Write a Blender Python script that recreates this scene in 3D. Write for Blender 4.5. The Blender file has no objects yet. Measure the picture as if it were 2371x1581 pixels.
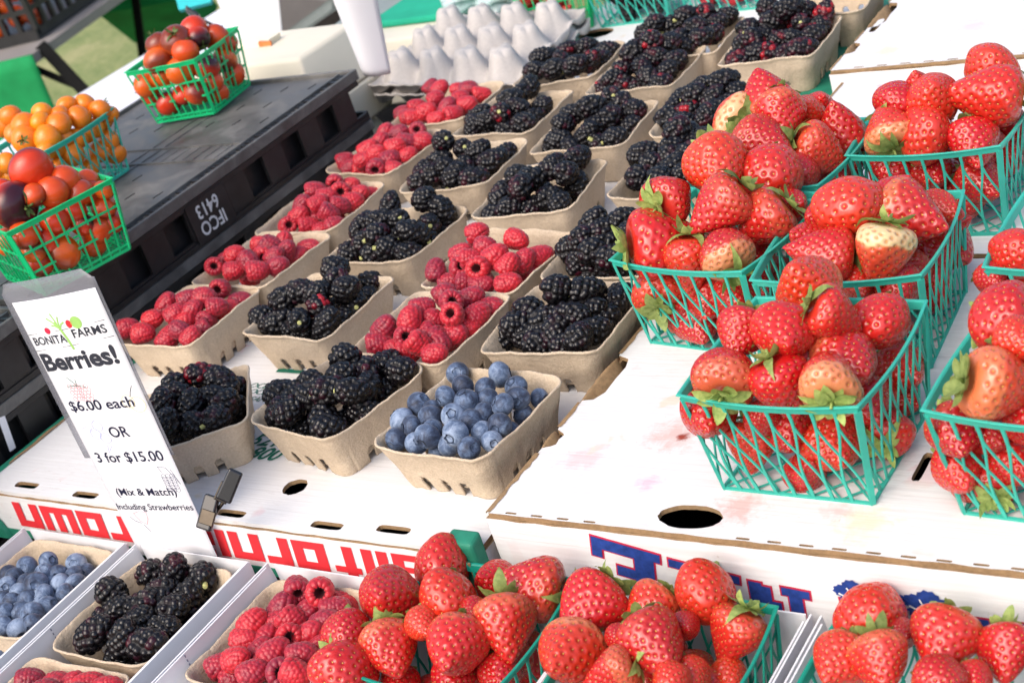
import bpy, bmesh, math, random
import numpy as np
from mathutils import Vector, Matrix, Euler, Quaternion
rnd = random.Random(7)
C = bpy.context.scene.collection

# ---------------------------------------------------------------- camera, world, light
W, H, F = 2371.0, 1581.0, 3482.6
PITCH, ROLL, CAMH, YAW = 0.46222, -0.32876, 0.65073, math.radians(40)
_f = np.array([0, math.cos(PITCH), -math.sin(PITCH)]); _r = np.array([1., 0, 0]); _u = np.cross(_r, _f)
_r2 = math.cos(ROLL)*_r + math.sin(ROLL)*_u; _u2 = -math.sin(ROLL)*_r + math.cos(ROLL)*_u
_Y = np.array([[math.cos(YAW), -math.sin(YAW), 0], [math.sin(YAW), math.cos(YAW), 0], [0, 0, 1]])
RIGHT, UP, FWD = _Y @ _r2, _Y @ _u2, _Y @ _f
EYE = np.array([0, 0, CAMH])

def ray(px, py):
    v = RIGHT*(px-W/2)/F + UP*(H/2-py)/F + FWD
    return v
def at(px, py, z):
    """the point of the level z = const seen at a pixel of the photograph"""
    v = ray(px, py)
    return EYE + v*((z-CAMH)/v[2])
def at_y(px, py, y):
    v = ray(px, py)
    return EYE + v*((y-EYE[1])/v[1])
def at_d(px, py, d):
    return EYE + ray(px, py)*d
def proj(P):
    q = np.asarray(P, float)-EYE
    z = q @ FWD
    return W/2+F*(q @ RIGHT)/z, H/2-F*(q @ UP)/z

cam_data = bpy.data.cameras.new('camera')
cam = bpy.data.objects.new('camera', cam_data); C.objects.link(cam)
m = Matrix.Identity(4)
for i in range(3):
    m[i][0], m[i][1], m[i][2], m[i][3] = RIGHT[i], UP[i], -FWD[i], EYE[i]
cam.matrix_world = m
cam_data.sensor_width = 36; cam_data.lens = 36*F/W
cam_data.clip_start = 0.02; cam_data.clip_end = 400
cam_data.dof.use_dof = True; cam_data.dof.focus_distance = 1.22; cam_data.dof.aperture_fstop = 12.0
bpy.context.scene.camera = cam

world = bpy.data.worlds.new('World'); bpy.context.scene.world = world; world.use_nodes = True
nt = world.node_tree; nt.nodes.clear()
sky = nt.nodes.new('ShaderNodeTexSky'); sky.sky_type = 'NISHITA'; sky.sun_disc = False
SUN_EL, SUN_AZ = math.radians(47), math.radians(190)
sky.sun_elevation = SUN_EL; sky.sun_rotation = SUN_AZ
sky.dust_density = 4.0; sky.air_density = 1.0; sky.ozone_density = 0.6
bg = nt.nodes.new('ShaderNodeBackground'); bg.inputs[1].default_value = 0.15
wo = nt.nodes.new('ShaderNodeOutputWorld')
nt.links.new(sky.outputs[0], bg.inputs[0]); nt.links.new(bg.outputs[0], wo.inputs[0])
sl = bpy.data.lights.new('sun', 'SUN'); sl.energy = 0.95; sl.angle = math.radians(60); sl.color = (1.0, 0.955, 0.89)
sun = bpy.data.objects.new('sun', sl); C.objects.link(sun)
sd = Vector((math.sin(SUN_AZ)*math.cos(SUN_EL), math.cos(SUN_AZ)*math.cos(SUN_EL), math.sin(SUN_EL)))
sun.rotation_euler = sd.to_track_quat('Z', 'Y').to_euler(); sun.location = (0, 0, 5)
vs = bpy.context.scene.view_settings
vs.view_transform = 'Standard'; vs.look = 'None'; vs.exposure = 0.78; vs.gamma = 1.0; vs.use_curve_mapping = False
try:
    bpy.context.scene.cycles.max_bounces = 8
    bpy.context.scene.cycles.use_denoising = True
except Exception: pass

# ---------------------------------------------------------------- helpers
def tag(o, label=None, cat=None, group=None, kind=None):
    if label: o['label'] = label
    if cat: o['category'] = cat
    if group: o['group'] = group
    if kind: o['kind'] = kind
    return o
def empty(name, loc=(0, 0, 0), rz=0.0):
    o = bpy.data.objects.new(name, None); C.objects.link(o)
    o.location = tuple(loc); o.rotation_euler = (0, 0, rz); o.empty_display_size = .02
    return o
def link(name, me, mat=None, parent=None, smooth=None):
    o = bpy.data.objects.new(name, me); C.objects.link(o)
    if mat is not None and not me.materials:
        me.materials.append(mat)
    if parent is not None: o.parent = parent
    if smooth is not None:
        me.polygons.foreach_set('use_smooth', [smooth]*len(me.polygons))
    return o
class MB:
    def __init__(s): s.v = []; s.f = []; s.m = []
    def add(s, vs, fs, mi=0):
        b = len(s.v); s.v += [tuple(p) for p in vs]; s.f += [tuple(b+i for i in f) for f in fs]; s.m += [mi]*len(fs)
    def box(s, x0, x1, y0, y1, z0, z1, mi=0):
        s.add([(x0,y0,z0),(x1,y0,z0),(x1,y1,z0),(x0,y1,z0),(x0,y0,z1),(x1,y0,z1),(x1,y1,z1),(x0,y1,z1)],
              [(0,3,2,1),(4,5,6,7),(0,1,5,4),(1,2,6,5),(2,3,7,6),(3,0,4,7)], mi)
    def hexa(s, b, t, mi=0):
        s.add(list(b)+list(t), [(0,3,2,1),(4,5,6,7),(0,1,5,4),(1,2,6,5),(2,3,7,6),(3,0,4,7)], mi)
    def ribbon(s, path, nrm, w, th, mi=0):
        """flat bar swept along a path lying in a plane of normal nrm"""
        n = Vector(nrm).normalized(); pts = [Vector(p) for p in path]; rings = []
        for i, p in enumerate(pts):
            a = pts[max(0, i-1)]; b = pts[min(len(pts)-1, i+1)]
            t = (b-a).normalized(); sd = t.cross(n).normalized()
            ww = w(i/(len(pts)-1)) if callable(w) else w
            rings.append([p+sd*ww/2+n*th/2, p-sd*ww/2+n*th/2, p-sd*ww/2-n*th/2, p+sd*ww/2-n*th/2])
        vs = [q for r in rings for q in r]; fs = []
        for i in range(len(rings)-1):
            for k in range(4):
                fs.append((i*4+k, i*4+(k+1) % 4, i*4+4+(k+1) % 4, i*4+4+k))
        fs += [(0, 3, 2, 1), tuple(len(vs)-4+k for k in range(4))]
        s.add(vs, fs, mi)
    def tube(s, path, r, n=8, mi=0):
        pts = [Vector(p) for p in path]; vs = []; fs = []
        for i, p in enumerate(pts):
            a = pts[max(0, i-1)]; b = pts[min(len(pts)-1, i+1)]; t = (b-a).normalized()
            x = t.orthogonal().normalized(); y = t.cross(x)
            rr = r(i/(len(pts)-1)) if callable(r) else r
            vs += [p+(x*math.cos(2*math.pi*k/n)+y*math.sin(2*math.pi*k/n))*rr for k in range(n)]
        for i in range(len(pts)-1):
            for k in range(n):
                fs.append((i*n+k, i*n+(k+1) % n, (i+1)*n+(k+1) % n, (i+1)*n+k))
        fs += [tuple(range(n))[::-1], tuple(len(vs)-n+k for k in range(n))]
        s.add(vs, fs, mi)
    def mesh(s, name, mats=()):
        me = bpy.data.meshes.new(name); me.from_pydata(s.v, [], s.f)
        for mt in mats: me.materials.append(mt)
        me.polygons.foreach_set('material_index', s.m); me.update(); return me
    def build(s, name, mats, parent=None, smooth=None):
        if not isinstance(mats, (list, tuple)): mats = [mats]
        return link(name, s.mesh(name, mats), None, parent, smooth)
def bevel(me, w, seg=2, ang=0.6):
    bm = bmesh.new(); bm.from_mesh(me)
    ed = [e for e in bm.edges if len(e.link_faces) == 2 and e.calc_face_angle(0) > ang]
    bmesh.ops.bevel(bm, geom=ed, offset=w, segments=seg, affect='EDGES', profile=.5)
    bm.to_mesh(me); bm.free(); me.update()
def grid_mesh(name, P, wrap=False, attrs=None, mat=None):
    """quad mesh over an (n, m, 3) array; wrap joins the second direction"""
    n, k, _ = P.shape
    me = bpy.data.meshes.new(name)
    idx = np.arange(n*k).reshape(n, k)
    a = idx[:-1]; b = idx[1:]
    if wrap:
        q = np.stack([a, np.roll(a, -1, 1), np.roll(b, -1, 1), b], -1).reshape(-1, 4)
    else:
        q = np.stack([a[:, :-1], a[:, 1:], b[:, 1:], b[:, :-1]], -1).reshape(-1, 4)
    me.vertices.add(n*k); me.vertices.foreach_set('co', P.reshape(-1).astype(np.float32))
    me.loops.add(q.size); me.loops.foreach_set('vertex_index', q.reshape(-1).astype(np.int32))
    me.polygons.add(len(q)); me.polygons.foreach_set('loop_start', (np.arange(len(q))*4).astype(np.int32))
    me.update(calc_edges=True)
    me.polygons.foreach_set('use_smooth', [True]*len(q))
    for key, arr in (attrs or {}).items():
        at_ = me.attributes.new(key, 'FLOAT', 'POINT'); at_.data.foreach_set('value', arr.reshape(-1).astype(np.float32))
    me.update(); me.validate()
    if mat: me.materials.append(mat)
    return me
def panel(name, outer, holes, th, place, mats, parent=None, soft_front=False):
    """a sheet of board with real cut-outs; place maps (x, y, h) to the scene; mats = face, cut edge"""
    cu = bpy.data.curves.new(name, 'CURVE'); cu.dimensions = '2D'; cu.fill_mode = 'BOTH'; cu.extrude = th/2
    for poly in [outer]+list(holes):
        sp = cu.splines.new('POLY'); sp.points.add(len(poly)-1); sp.use_cyclic_u = True
        for i, p in enumerate(poly): sp.points[i].co = (p[0], p[1], 0, 1)
    o = bpy.data.objects.new(name, cu); C.objects.link(o)
    bpy.context.view_layer.update()
    me = bpy.data.meshes.new_from_object(o.evaluated_get(bpy.context.evaluated_depsgraph_get()))
    bpy.data.objects.remove(o); bpy.data.curves.remove(cu)
    for mt in list(me.materials): pass
    me.materials.clear()
    for mt in mats: me.materials.append(mt)
    for p in me.polygons:
        p.material_index = 0 if abs(p.normal.z) > .7 else 1
        p.use_smooth = False
    if name == 'top_panel' and soft_front:
        yl = min(p[1] for p in outer)+.0022
        for p in me.polygons:
            if p.center.y < yl: p.material_index = 0
    for v in me.vertices:
        v.co = place(v.co.x, v.co.y, v.co.z)
    me.update()
    return link(name, me, None, parent)
def text_mesh(body, size, bold=0.0, extrude=0.0, align='CENTER', shear=0, spacing=1.0):
    cu = bpy.data.curves.new('t', 'FONT'); cu.body = body; cu.size = size; cu.offset = bold; cu.extrude = extrude
    cu.align_x = align; cu.align_y = 'CENTER'; cu.shear = shear; cu.space_character = spacing; cu.resolution_u = 3
    o = bpy.data.objects.new('t', cu); C.objects.link(o); bpy.context.view_layer.update()
    me = bpy.data.meshes.new_from_object(o.evaluated_get(bpy.context.evaluated_depsgraph_get()))
    bpy.data.objects.remove(o); bpy.data.curves.remove(cu); me.materials.clear()
    return me
def oval(cx, cy, a, b, n=28, rot=0, rough=0.0, power=2.0):
    out = []
    for i in range(n):
        t = 2*math.pi*i/n; c, s = math.cos(t), math.sin(t)
        x = a*math.copysign(abs(c)**(2/power), c); y = b*math.copysign(abs(s)**(2/power), s)
        k = 1+rnd.uniform(-rough, rough)
        x *= k; y *= k
        out.append((cx+x*math.cos(rot)-y*math.sin(rot), cy+x*math.sin(rot)+y*math.cos(rot)))
    return out
def edge_rough(pts, amp, step=.006):
    out = []
    for i, p in enumerate(pts):
        q = pts[(i+1) % len(pts)]; d = math.dist(p, q); n = max(1, int(d/step))
        for k in range(n):
            t = k/n; out.append((p[0]+(q[0]-p[0])*t+rnd.uniform(-amp, amp), p[1]+(q[1]-p[1])*t+rnd.uniform(-amp, amp)))
    return out

# ---------------------------------------------------------------- materials
def new_mat(name):
    mt = bpy.data.materials.new(name); mt.use_nodes = True
    b = mt.node_tree.nodes['Principled BSDF']; return mt, mt.node_tree, b
def nd(nt, typ, **kw):
    n = nt.nodes.new(typ)
    for k, v in kw.items(): setattr(n, k, v)
    return n
def noise(nt, scale, detail=4, rough=.55, coord=None, dist=0.0, scl=None):
    n = nd(nt, 'ShaderNodeTexNoise'); n.inputs['Scale'].default_value = scale; n.inputs['Detail'].default_value = detail
    n.inputs['Roughness'].default_value = rough; n.inputs['Distortion'].default_value = dist
    if coord is not None:
        if scl:
            mp = nd(nt, 'ShaderNodeMapping'); mp.inputs['Scale'].default_value = scl
            nt.links.new(coord, mp.inputs['Vector']); coord = mp.outputs[0]
        nt.links.new(coord, n.inputs['Vector'])
    return n
def ramp(nt, fac, stops):
    r = nd(nt, 'ShaderNodeValToRGB'); el = r.color_ramp.elements
    while len(el) < len(stops): el.new(0.5)
    for e, (p, c) in zip(el, stops):
        e.position = p; e.color = (*c, 1) if len(c) == 3 else c
    nt.links.new(fac, r.inputs[0]); return r
def mixc(nt, fac, a, b, mode='MIX'):
    n = nd(nt, 'ShaderNodeMix'); n.data_type = 'RGBA'; n.blend_type = mode
    for sock, v in ((n.inputs[0], fac), (n.inputs[6], a), (n.inputs[7], b)):
        if hasattr(v, 'links') or hasattr(v, 'is_linked'): nt.links.new(v, sock)
        elif isinstance(v, (int, float)): sock.default_value = v
        else: sock.default_value = (*v, 1)
    return n.outputs[2]
def bump(nt, b, h, strength, dist=.001, prev=None):
    n = nd(nt, 'ShaderNodeBump'); n.inputs['Strength'].default_value = strength; n.inputs['Distance'].default_value = dist
    nt.links.new(h, n.inputs['Height'])
    if prev: nt.links.new(prev.outputs[0], n.inputs['Normal'])
    nt.links.new(n.outputs[0], b.inputs['Normal']); return n
def geo(nt): return nd(nt, 'ShaderNodeNewGeometry').outputs['Position']
def objc(nt): return nd(nt, 'ShaderNodeTexCoord').outputs['Object']
def simple(name, col, rough=.6, spec=.5, metal=0, var=.12, nscale=60, bmp=.15, coat=0):
    mt, nt, b = new_mat(name)
    n = noise(nt, nscale, 5, .6, geo(nt))
    r = ramp(nt, n.outputs[0], [(.3, tuple(c*(1-var) for c in col)), (.7, tuple(min(1, c*(1+var)) for c in col))])
    nt.links.new(r.outputs[0], b.inputs['Base Color'])
    b.inputs['Roughness'].default_value = rough; b.inputs['Metallic'].default_value = metal
    b.inputs['Specular IOR Level'].default_value = spec; b.inputs['Coat Weight'].default_value = coat
    if bmp: bump(nt, b, n.outputs[0], bmp, .001)
    return mt
def strip(mt, color, rough=.5):
    pass

STAINS = [(1560, 1005, .029, .026, (.66, .40, .36), .55), (1580, 1012, .029, .006, (.30, .05, .03), .9), (1350, 1065, .029, .022, (.72, .52, .52), .6), (1500, 1118, .029, .012, (.74, .46, .54), .6), (1712, 1178, .029, .022, (.62, .34, .30), .5), (2000, 1212, .029, .022, (.74, .64, .42), .5), (1940, 1180, .029, .012, (.68, .45, .42), .5), (2050, 120, .039, .02, (.74, .62, .46), .5), (2250, 60, .039, .02, (.74, .50, .50), .4), (1600, 880, .029, .01, (.5, .62, .42), .3), (1080, 1190, 0, .02, (.60, .74, .70), .5), (1000, 1215, 0, .012, (.66, .74, .66), .4)]
def mat_board(name, base, lines=1.0, stain=1.0, axis=1):
    """white-printed corrugated board: flute streaks, soft scuffs, fruit stains"""
    mt, nt, b = new_mat(name); p = geo(nt)
    sc = (3, 260, 3) if axis == 1 else (3, 3, 260)
    fl = noise(nt, 1.0, 3, .6, p, 0, sc)
    big = noise(nt, 9, 4, .6, p)
    fine = noise(nt, 1.0, 4, .7, p, 0, (45, 420, 45) if axis == 1 else (45, 45, 420))
    c = ramp(nt, big.outputs[0], [(.3, tuple(x*.965 for x in base)), (.65, base)]).outputs[0]
    flc = ramp(nt, fl.outputs[0], [(.36, (.94, .935, .93)), (.60, (1, 1, 1))]).outputs[0]; c = mixc(nt, 1.0, c, flc, 'MULTIPLY')
    scuff = ramp(nt, fine.outputs[0], [(.54, (0, 0, 0)), (.68, (1, 1, 1))]).outputs[0]
    where = ramp(nt, noise(nt, 7, 3, .5, p).outputs[0], [(.42, (0, 0, 0)), (.62, (1, 1, 1))]).outputs[0]
    fm = mixc(nt, 1.0, scuff, where, 'MULTIPLY')
    fm2 = nd(nt, 'ShaderNodeMath', operation='MULTIPLY'); fm2.inputs[1].default_value = .26*lines
    nt.links.new(fm, fm2.inputs[0])
    c = mixc(nt, fm2.outputs[0], c, (.30, .25, .20))
    st = ramp(nt, noise(nt, 16, 3, .5, p, .4).outputs[0], [(.665, (0, 0, 0)), (.70, (1, 1, 1))]).outputs[0]
    sg = nd(nt, 'ShaderNodeMath', operation='MULTIPLY'); sg.inputs[1].default_value = .35*stain
    nt.links.new(st, sg.inputs[0])
    hue = ramp(nt, noise(nt, 6, 2, .5, p).outputs[0], [(.42, (.62, .22, .22)), (.5, (.70, .38, .42)), (.56, (.60, .45, .20))]).outputs[0]
    c = mixc(nt, sg.outputs[0], c, hue)
    sp = ramp(nt, noise(nt, 140, 2, .5, p).outputs[0], [(.76, (0, 0, 0)), (.79, (1, 1, 1))]).outputs[0]
    s2 = nd(nt, 'ShaderNodeMath', operation='MULTIPLY'); s2.inputs[1].default_value = .5*lines
    nt.links.new(sp, s2.inputs[0]); c = mixc(nt, s2.outputs[0], c, (.35, .22, .14))
    for (px, py, z_, rad, col, amt) in STAINS:
        q = at(px, py, z_); di = nd(nt, 'ShaderNodeVectorMath', operation='DISTANCE'); nt.links.new(p, di.inputs[0]); di.inputs[1].default_value = tuple(q)
        wob = nd(nt, 'ShaderNodeMath', operation='MULTIPLY_ADD'); nt.links.new(noise(nt, 70, 4, .7, p, .5).outputs[0], wob.inputs[0]); wob.inputs[1].default_value = rad*2.6
        nt.links.new(di.outputs['Value'], wob.inputs[2])
        mr = nd(nt, 'ShaderNodeMapRange'); mr.inputs['From Min'].default_value = rad*2.35; mr.inputs['From Max'].default_value = rad*1.55; mr.inputs['To Max'].default_value = min(1, amt*1.35)
        nt.links.new(wob.outputs[0], mr.inputs[0]); c = mixc(nt, mr.outputs[0], c, col)
    nt.links.new(c, b.inputs['Base Color']); b.inputs['Roughness'].default_value = .62
    b.inputs['Specular IOR Level'].default_value = .3
    b1 = bump(nt, b, fl.outputs[0], .35, .0012); bump(nt, b, fine.outputs[0], .25, .0006, b1)
    return mt
def mat_kraft(name, base):
    mt, nt, b = new_mat(name); p = geo(nt)
    n = noise(nt, 220, 4, .7, p); n2 = noise(nt, 30, 3, .6, p)
    c = ramp(nt, n.outputs[0], [(.3, tuple(x*.62 for x in base)), (.7, tuple(min(1, x*1.2) for x in base))]).outputs[0]
    c = mixc(nt, .35, c, ramp(nt, n2.outputs[0], [(.35, tuple(x*.6 for x in base)), (.65, base)]).outputs[0])
    nt.links.new(c, b.inputs['Base Color']); b.inputs['Roughness'].default_value = .85
    bump(nt, b, n.outputs[0], .6, .001); return mt
def mat_pulp():
    mt, nt, b = new_mat('moulded_pulp'); p = geo(nt)
    n = noise(nt, 520, 3, .7, p); w = noise(nt, 48, 5, .7, p, .35); s = noise(nt, 14, 3, .5, p)
    oi = nd(nt, 'ShaderNodeObjectInfo')
    c = ramp(nt, n.outputs[0], [(.28, (.37, .28, .19)), (.72, (.67, .55, .41))]).outputs[0]
    c2 = ramp(nt, s.outputs[0], [(.35, (.50, .40, .29)), (.65, (.66, .545, .41))]).outputs[0]
    c = mixc(nt, .5, c, c2)
    v = nd(nt, 'ShaderNodeMapRange'); v.inputs['To Min'].default_value = .9; v.inputs['To Max'].default_value = 1.08
    nt.links.new(oi.outputs['Random'], v.inputs[0])
    hs = nd(nt, 'ShaderNodeHueSaturation'); nt.links.new(c, hs.inputs['Color']); nt.links.new(v.outputs[0], hs.inputs['Value'])
    nt.links.new(hs.outputs[0], b.inputs['Base Color']); b.inputs['Roughness'].default_value = .92
    b.inputs['Specular IOR Level'].default_value = .2
    b1 = bump(nt, b, w.outputs[0], .6, .005); bump(nt, b, n.outputs[0], .55, .0006, b1)
    return mt
def mat_plastic(name, col, rough=.32, trans=.25, var=.05):
    mt, nt, b = new_mat(name)
    n = noise(nt, 40, 3, .5, geo(nt))
    r = ramp(nt, n.outputs[0], [(.3, tuple(c*(1-var) for c in col)), (.7, tuple(min(1, c*(1+var)) for c in col))])
    nt.links.new(r.outputs[0], b.inputs['Base Color']); b.inputs['Roughness'].default_value = rough
    if trans:
        tr = nd(nt, 'ShaderNodeBsdfTranslucent'); nt.links.new(r.outputs[0], tr.inputs[0])
        mx = nd(nt, 'ShaderNodeMixShader'); mx.inputs[0].default_value = trans
        out = nt.nodes['Material Output']
        nt.links.new(b.outputs[0], mx.inputs[1]); nt.links.new(tr.outputs[0], mx.inputs[2]); nt.links.new(mx.outputs[0], out.inputs[0])
    return mt
def attr(nt, name): 
    a = nd(nt, 'ShaderNodeAttribute'); a.attribute_name = name; return a
def mat_black():
    mt, nt, b = new_mat('blackberry_skin'); a = attr(nt, 'tone'); oc = nd(nt, 'ShaderNodeObjectInfo').outputs['Color']
    sep = nd(nt, 'ShaderNodeSeparateColor'); nt.links.new(oc, sep.inputs[0])
    s = nd(nt, 'ShaderNodeMath', operation='ADD'); nt.links.new(a.outputs['Fac'], s.inputs[0]); nt.links.new(sep.outputs[0], s.inputs[1])
    c = ramp(nt, s.outputs[0], [(0, (.0030, .0028, .0040)), (.55, (.005, .0035, .005)), (.72, (.020, .003, .008)), (.86, (.055, .004, .010)), (1.0, (.33, .008, .016))])
    nt.links.new(c.outputs[0], b.inputs['Base Color']); b.inputs['Specular IOR Level'].default_value = .42
    b.inputs['Subsurface Weight'].default_value = .0
    cr = attr(nt, 'crease')
    rr = ramp(nt, cr.outputs['Fac'], [(.5, (.6, .6, .6)), (.8, (.22, .22, .22))]); nt.links.new(rr.outputs[0], b.inputs['Roughness'])
    n = noise(nt, 900, 3, .6, objc(nt)); bump(nt, b, n.outputs[0], .08, .0004)
    return mt
def mat_rasp():
    mt, nt, b = new_mat('raspberry_skin'); a = attr(nt, 'tone'); oi = nd(nt, 'ShaderNodeObjectInfo')
    sep = nd(nt, 'ShaderNodeSeparateColor'); nt.links.new(oi.outputs['Color'], sep.inputs[0])
    s = nd(nt, 'ShaderNodeMath', operation='MULTIPLY_ADD'); nt.links.new(a.outputs['Fac'], s.inputs[0]); s.inputs[1].default_value = .35
    nt.links.new(sep.outputs[0], s.inputs[2])
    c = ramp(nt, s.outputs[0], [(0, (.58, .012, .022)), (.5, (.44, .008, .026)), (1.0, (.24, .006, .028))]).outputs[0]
    cr = attr(nt, 'crease'); dark = ramp(nt, cr.outputs['Fac'], [(.35, (.30, .22, .25)), (.72, (.85, .80, .80)), (.92, (1, 1, 1))]).outputs[0]  # shade in the creases between drupelets is painted into the colour
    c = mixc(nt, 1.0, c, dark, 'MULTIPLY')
    nt.links.new(c, b.inputs['Base Color']); b.inputs['Roughness'].default_value = .42
    b.inputs['Subsurface Weight'].default_value = .12; b.inputs['Subsurface Radius'].default_value = (1, .2, .15); b.inputs['Subsurface Scale'].default_value = .003
    b.inputs['Sheen Weight'].default_value = .22; b.inputs['Sheen Roughness'].default_value = .5; b.inputs['Sheen Tint'].default_value = (1, .75, .75, 1)
    n = noise(nt, 1500, 2, .6, objc(nt)); bump(nt, b, n.outputs[0], .35, .0004)
    return mt
def mat_blue():
    mt, nt, b = new_mat('blueberry_bloom'); oi = nd(nt, 'ShaderNodeObjectInfo'); oc = objc(nt)
    ad = nd(nt, 'ShaderNodeVectorMath', operation='ADD'); nt.links.new(oc, ad.inputs[0]); nt.links.new(oi.outputs['Location'], ad.inputs[1])
    n = noise(nt, 130, 7, .78, ad.outputs[0], .8); n2 = noise(nt, 60, 3, .6, ad.outputs[0], .3)
    sep = nd(nt, 'ShaderNodeSeparateColor'); nt.links.new(oi.outputs['Color'], sep.inputs[0])
    s = nd(nt, 'ShaderNodeMath', operation='MULTIPLY_ADD'); nt.links.new(n.outputs[0], s.inputs[0]); s.inputs[1].default_value = .6
    s2 = nd(nt, 'ShaderNodeMath', operation='MULTIPLY_ADD'); nt.links.new(n2.outputs[0], s2.inputs[0]); s2.inputs[1].default_value = .45
    nt.links.new(s2.outputs[0], s.inputs[2]); nt.links.new(sep.outputs[0], s2.inputs[2])
    c = ramp(nt, s.outputs[0], [(.40, (.008, .011, .026)), (.50, (.032, .047, .090)), (.60, (.095, .14, .235)), (.72, (.27, .34, .47))])
    nt.links.new(c.outputs[0], b.inputs['Base Color']); b.inputs['Roughness'].default_value = .55
    b.inputs['Specular IOR Level'].default_value = .35; b.inputs['Sheen Weight'].default_value = .15
    bump(nt, b, n.outputs[0], .15, .0005); return mt
def mat_straw():
    mt, nt, b = new_mat('strawberry_skin'); ax = attr(nt, 'axial'); pit = attr(nt, 'pit'); oi = nd(nt, 'ShaderNodeObjectInfo')
    sep = nd(nt, 'ShaderNodeSeparateColor'); nt.links.new(oi.outputs['Color'], sep.inputs[0])
    oc = objc(nt); ad = nd(nt, 'ShaderNodeVectorMath', operation='ADD'); nt.links.new(oc, ad.inputs[0]); nt.links.new(oi.outputs['Location'], ad.inputs[1])
    n = noise(nt, 32, 3, .5, ad.outputs[0])
    # R = paleness of the shoulder, G = orange tint, B = darkness
    red = mixc(nt, sep.outputs[1], (.54, .005, .009), (.66, .052, .012))
    red = mixc(nt, sep.outputs[2], red, (.36, .004, .010))
    var = ramp(nt, n.outputs[0], [(.35, (0, 0, 0)), (.65, (1, 1, 1))]).outputs[0]
    vm = nd(nt, 'ShaderNodeMath', operation='MULTIPLY'); vm.inputs[1].default_value = .35; nt.links.new(var, vm.inputs[0])
    red = mixc(nt, vm.outputs[0], red, (.56, .028, .016))
    sh = nd(nt, 'ShaderNodeMath', operation='MULTIPLY_ADD'); nt.links.new(n.outputs[0], sh.inputs[0]); sh.inputs[1].default_value = .55
    nt.links.new(ax.outputs['Fac'], sh.inputs[2])
    pale = ramp(nt, sh.outputs[0], [(.70, (0, 0, 0)), (.95, (.22, .22, .22)), (1.26, (.92, .92, .92))]).outputs[0]
    pm = nd(nt, 'ShaderNodeMath', operation='MULTIPLY'); nt.links.new(pale, pm.inputs[0]); nt.links.new(sep.outputs[0], pm.inputs[1])
    pcol = ramp(nt, pm.outputs[0], [(0, (.70, .20, .07)), (.45, (.80, .40, .16)), (1.0, (.80, .64, .34))]).outputs[0]
    c = mixc(nt, pm.outputs[0], red, pcol)
    pr = nd(nt, 'ShaderNodeMath', operation='MULTIPLY'); nt.links.new(pit.outputs['Fac'], pr.inputs[0]); pr.inputs[1].default_value = .55
    c = mixc(nt, pr.outputs[0], c, (.36, .010, .012))
    nt.links.new(c, b.inputs['Base Color'])
    b.inputs['Roughness'].default_value = .27; b.inputs['Specular IOR Level'].default_value = .55
    b.inputs['Coat Weight'].default_value = .35; b.inputs['Coat Roughness'].default_value = .12
    b.inputs['Subsurface Weight'].default_value = .12; b.inputs['Subsurface Radius'].default_value = (1, .25, .12); b.inputs['Subsurface Scale'].default_value = .005
    f = noise(nt, 500, 3, .6, oc); bump(nt, b, f.outputs[0], .12, .0004)
    rg = ramp(nt, noise(nt, 70, 3, .6, ad.outputs[0]).outputs[0], [(.35, (.20, .20, .20)), (.68, (.46, .46, .46))]); nt.links.new(rg.outputs[0], b.inputs['Roughness'])
    return mt
def mat_tomato():
    mt, nt, b = new_mat('tomato_skin'); ax = attr(nt, 'axial'); oi = nd(nt, 'ShaderNodeObjectInfo')
    sep = nd(nt, 'ShaderNodeSeparateColor'); nt.links.new(oi.outputs['Color'], sep.inputs[0])
    oc = objc(nt); ad = nd(nt, 'ShaderNodeVectorMath', operation='ADD'); nt.links.new(oc, ad.inputs[0]); nt.links.new(oi.outputs['Location'], ad.inputs[1])
    n = noise(nt, 22, 3, .5, ad.outputs[0])
    base = mixc(nt, sep.outputs[1], (.60, .040, .010), (.86, .27, .012))
    s = nd(nt, 'ShaderNodeMath', operation='MULTIPLY_ADD'); nt.links.new(n.outputs[0], s.inputs[0]); s.inputs[1].default_value = .6
    nt.links.new(ax.outputs['Fac'], s.inputs[2])
    d = ramp(nt, s.outputs[0], [(.62, (0, 0, 0)), (1.05, (1, 1, 1))]).outputs[0]
    dm = nd(nt, 'ShaderNodeMath', operation='MULTIPLY'); nt.links.new(d, dm.inputs[0]); nt.links.new(sep.outputs[2], dm.inputs[1])
    c = mixc(nt, dm.outputs[0], base, (.045, .008, .016))
    nt.links.new(c, b.inputs['Base Color']); b.inputs['Roughness'].default_value = .22
    b.inputs['Subsurface Weight'].default_value = .15; b.inputs['Subsurface Radius'].default_value = (1, .3, .1); b.inputs['Subsurface Scale'].default_value = .005
    return mt
def mat_leaf(name, c0, c1):
    mt, nt, b = new_mat(name); n = noise(nt, 260, 3, .6, objc(nt)); oi = nd(nt, 'ShaderNodeObjectInfo')
    c = ramp(nt, n.outputs[0], [(.3, c0), (.7, c1)]).outputs[0]
    hs = nd(nt, 'ShaderNodeHueSaturation'); nt.links.new(c, hs.inputs['Color'])
    v = nd(nt, 'ShaderNodeMapRange'); v.inputs['To Min'].default_value = .75; v.inputs['To Max'].default_value = 1.3
    nt.links.new(oi.outputs['Random'], v.inputs[0]); nt.links.new(v.outputs[0], hs.inputs['Value'])
    nt.links.new(hs.outputs[0], b.inputs['Base Color']); b.inputs['Roughness'].default_value = .6
    tr = nd(nt, 'ShaderNodeBsdfTranslucent'); nt.links.new(hs.outputs[0], tr.inputs[0])
    mx = nd(nt, 'ShaderNodeMixShader'); mx.inputs[0].default_value = .25
    nt.links.new(b.outputs[0], mx.inputs[1]); nt.links.new(tr.outputs[0], mx.inputs[2]); nt.links.new(mx.outputs[0], nt.nodes['Material Output'].inputs[0])
    return mt
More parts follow.
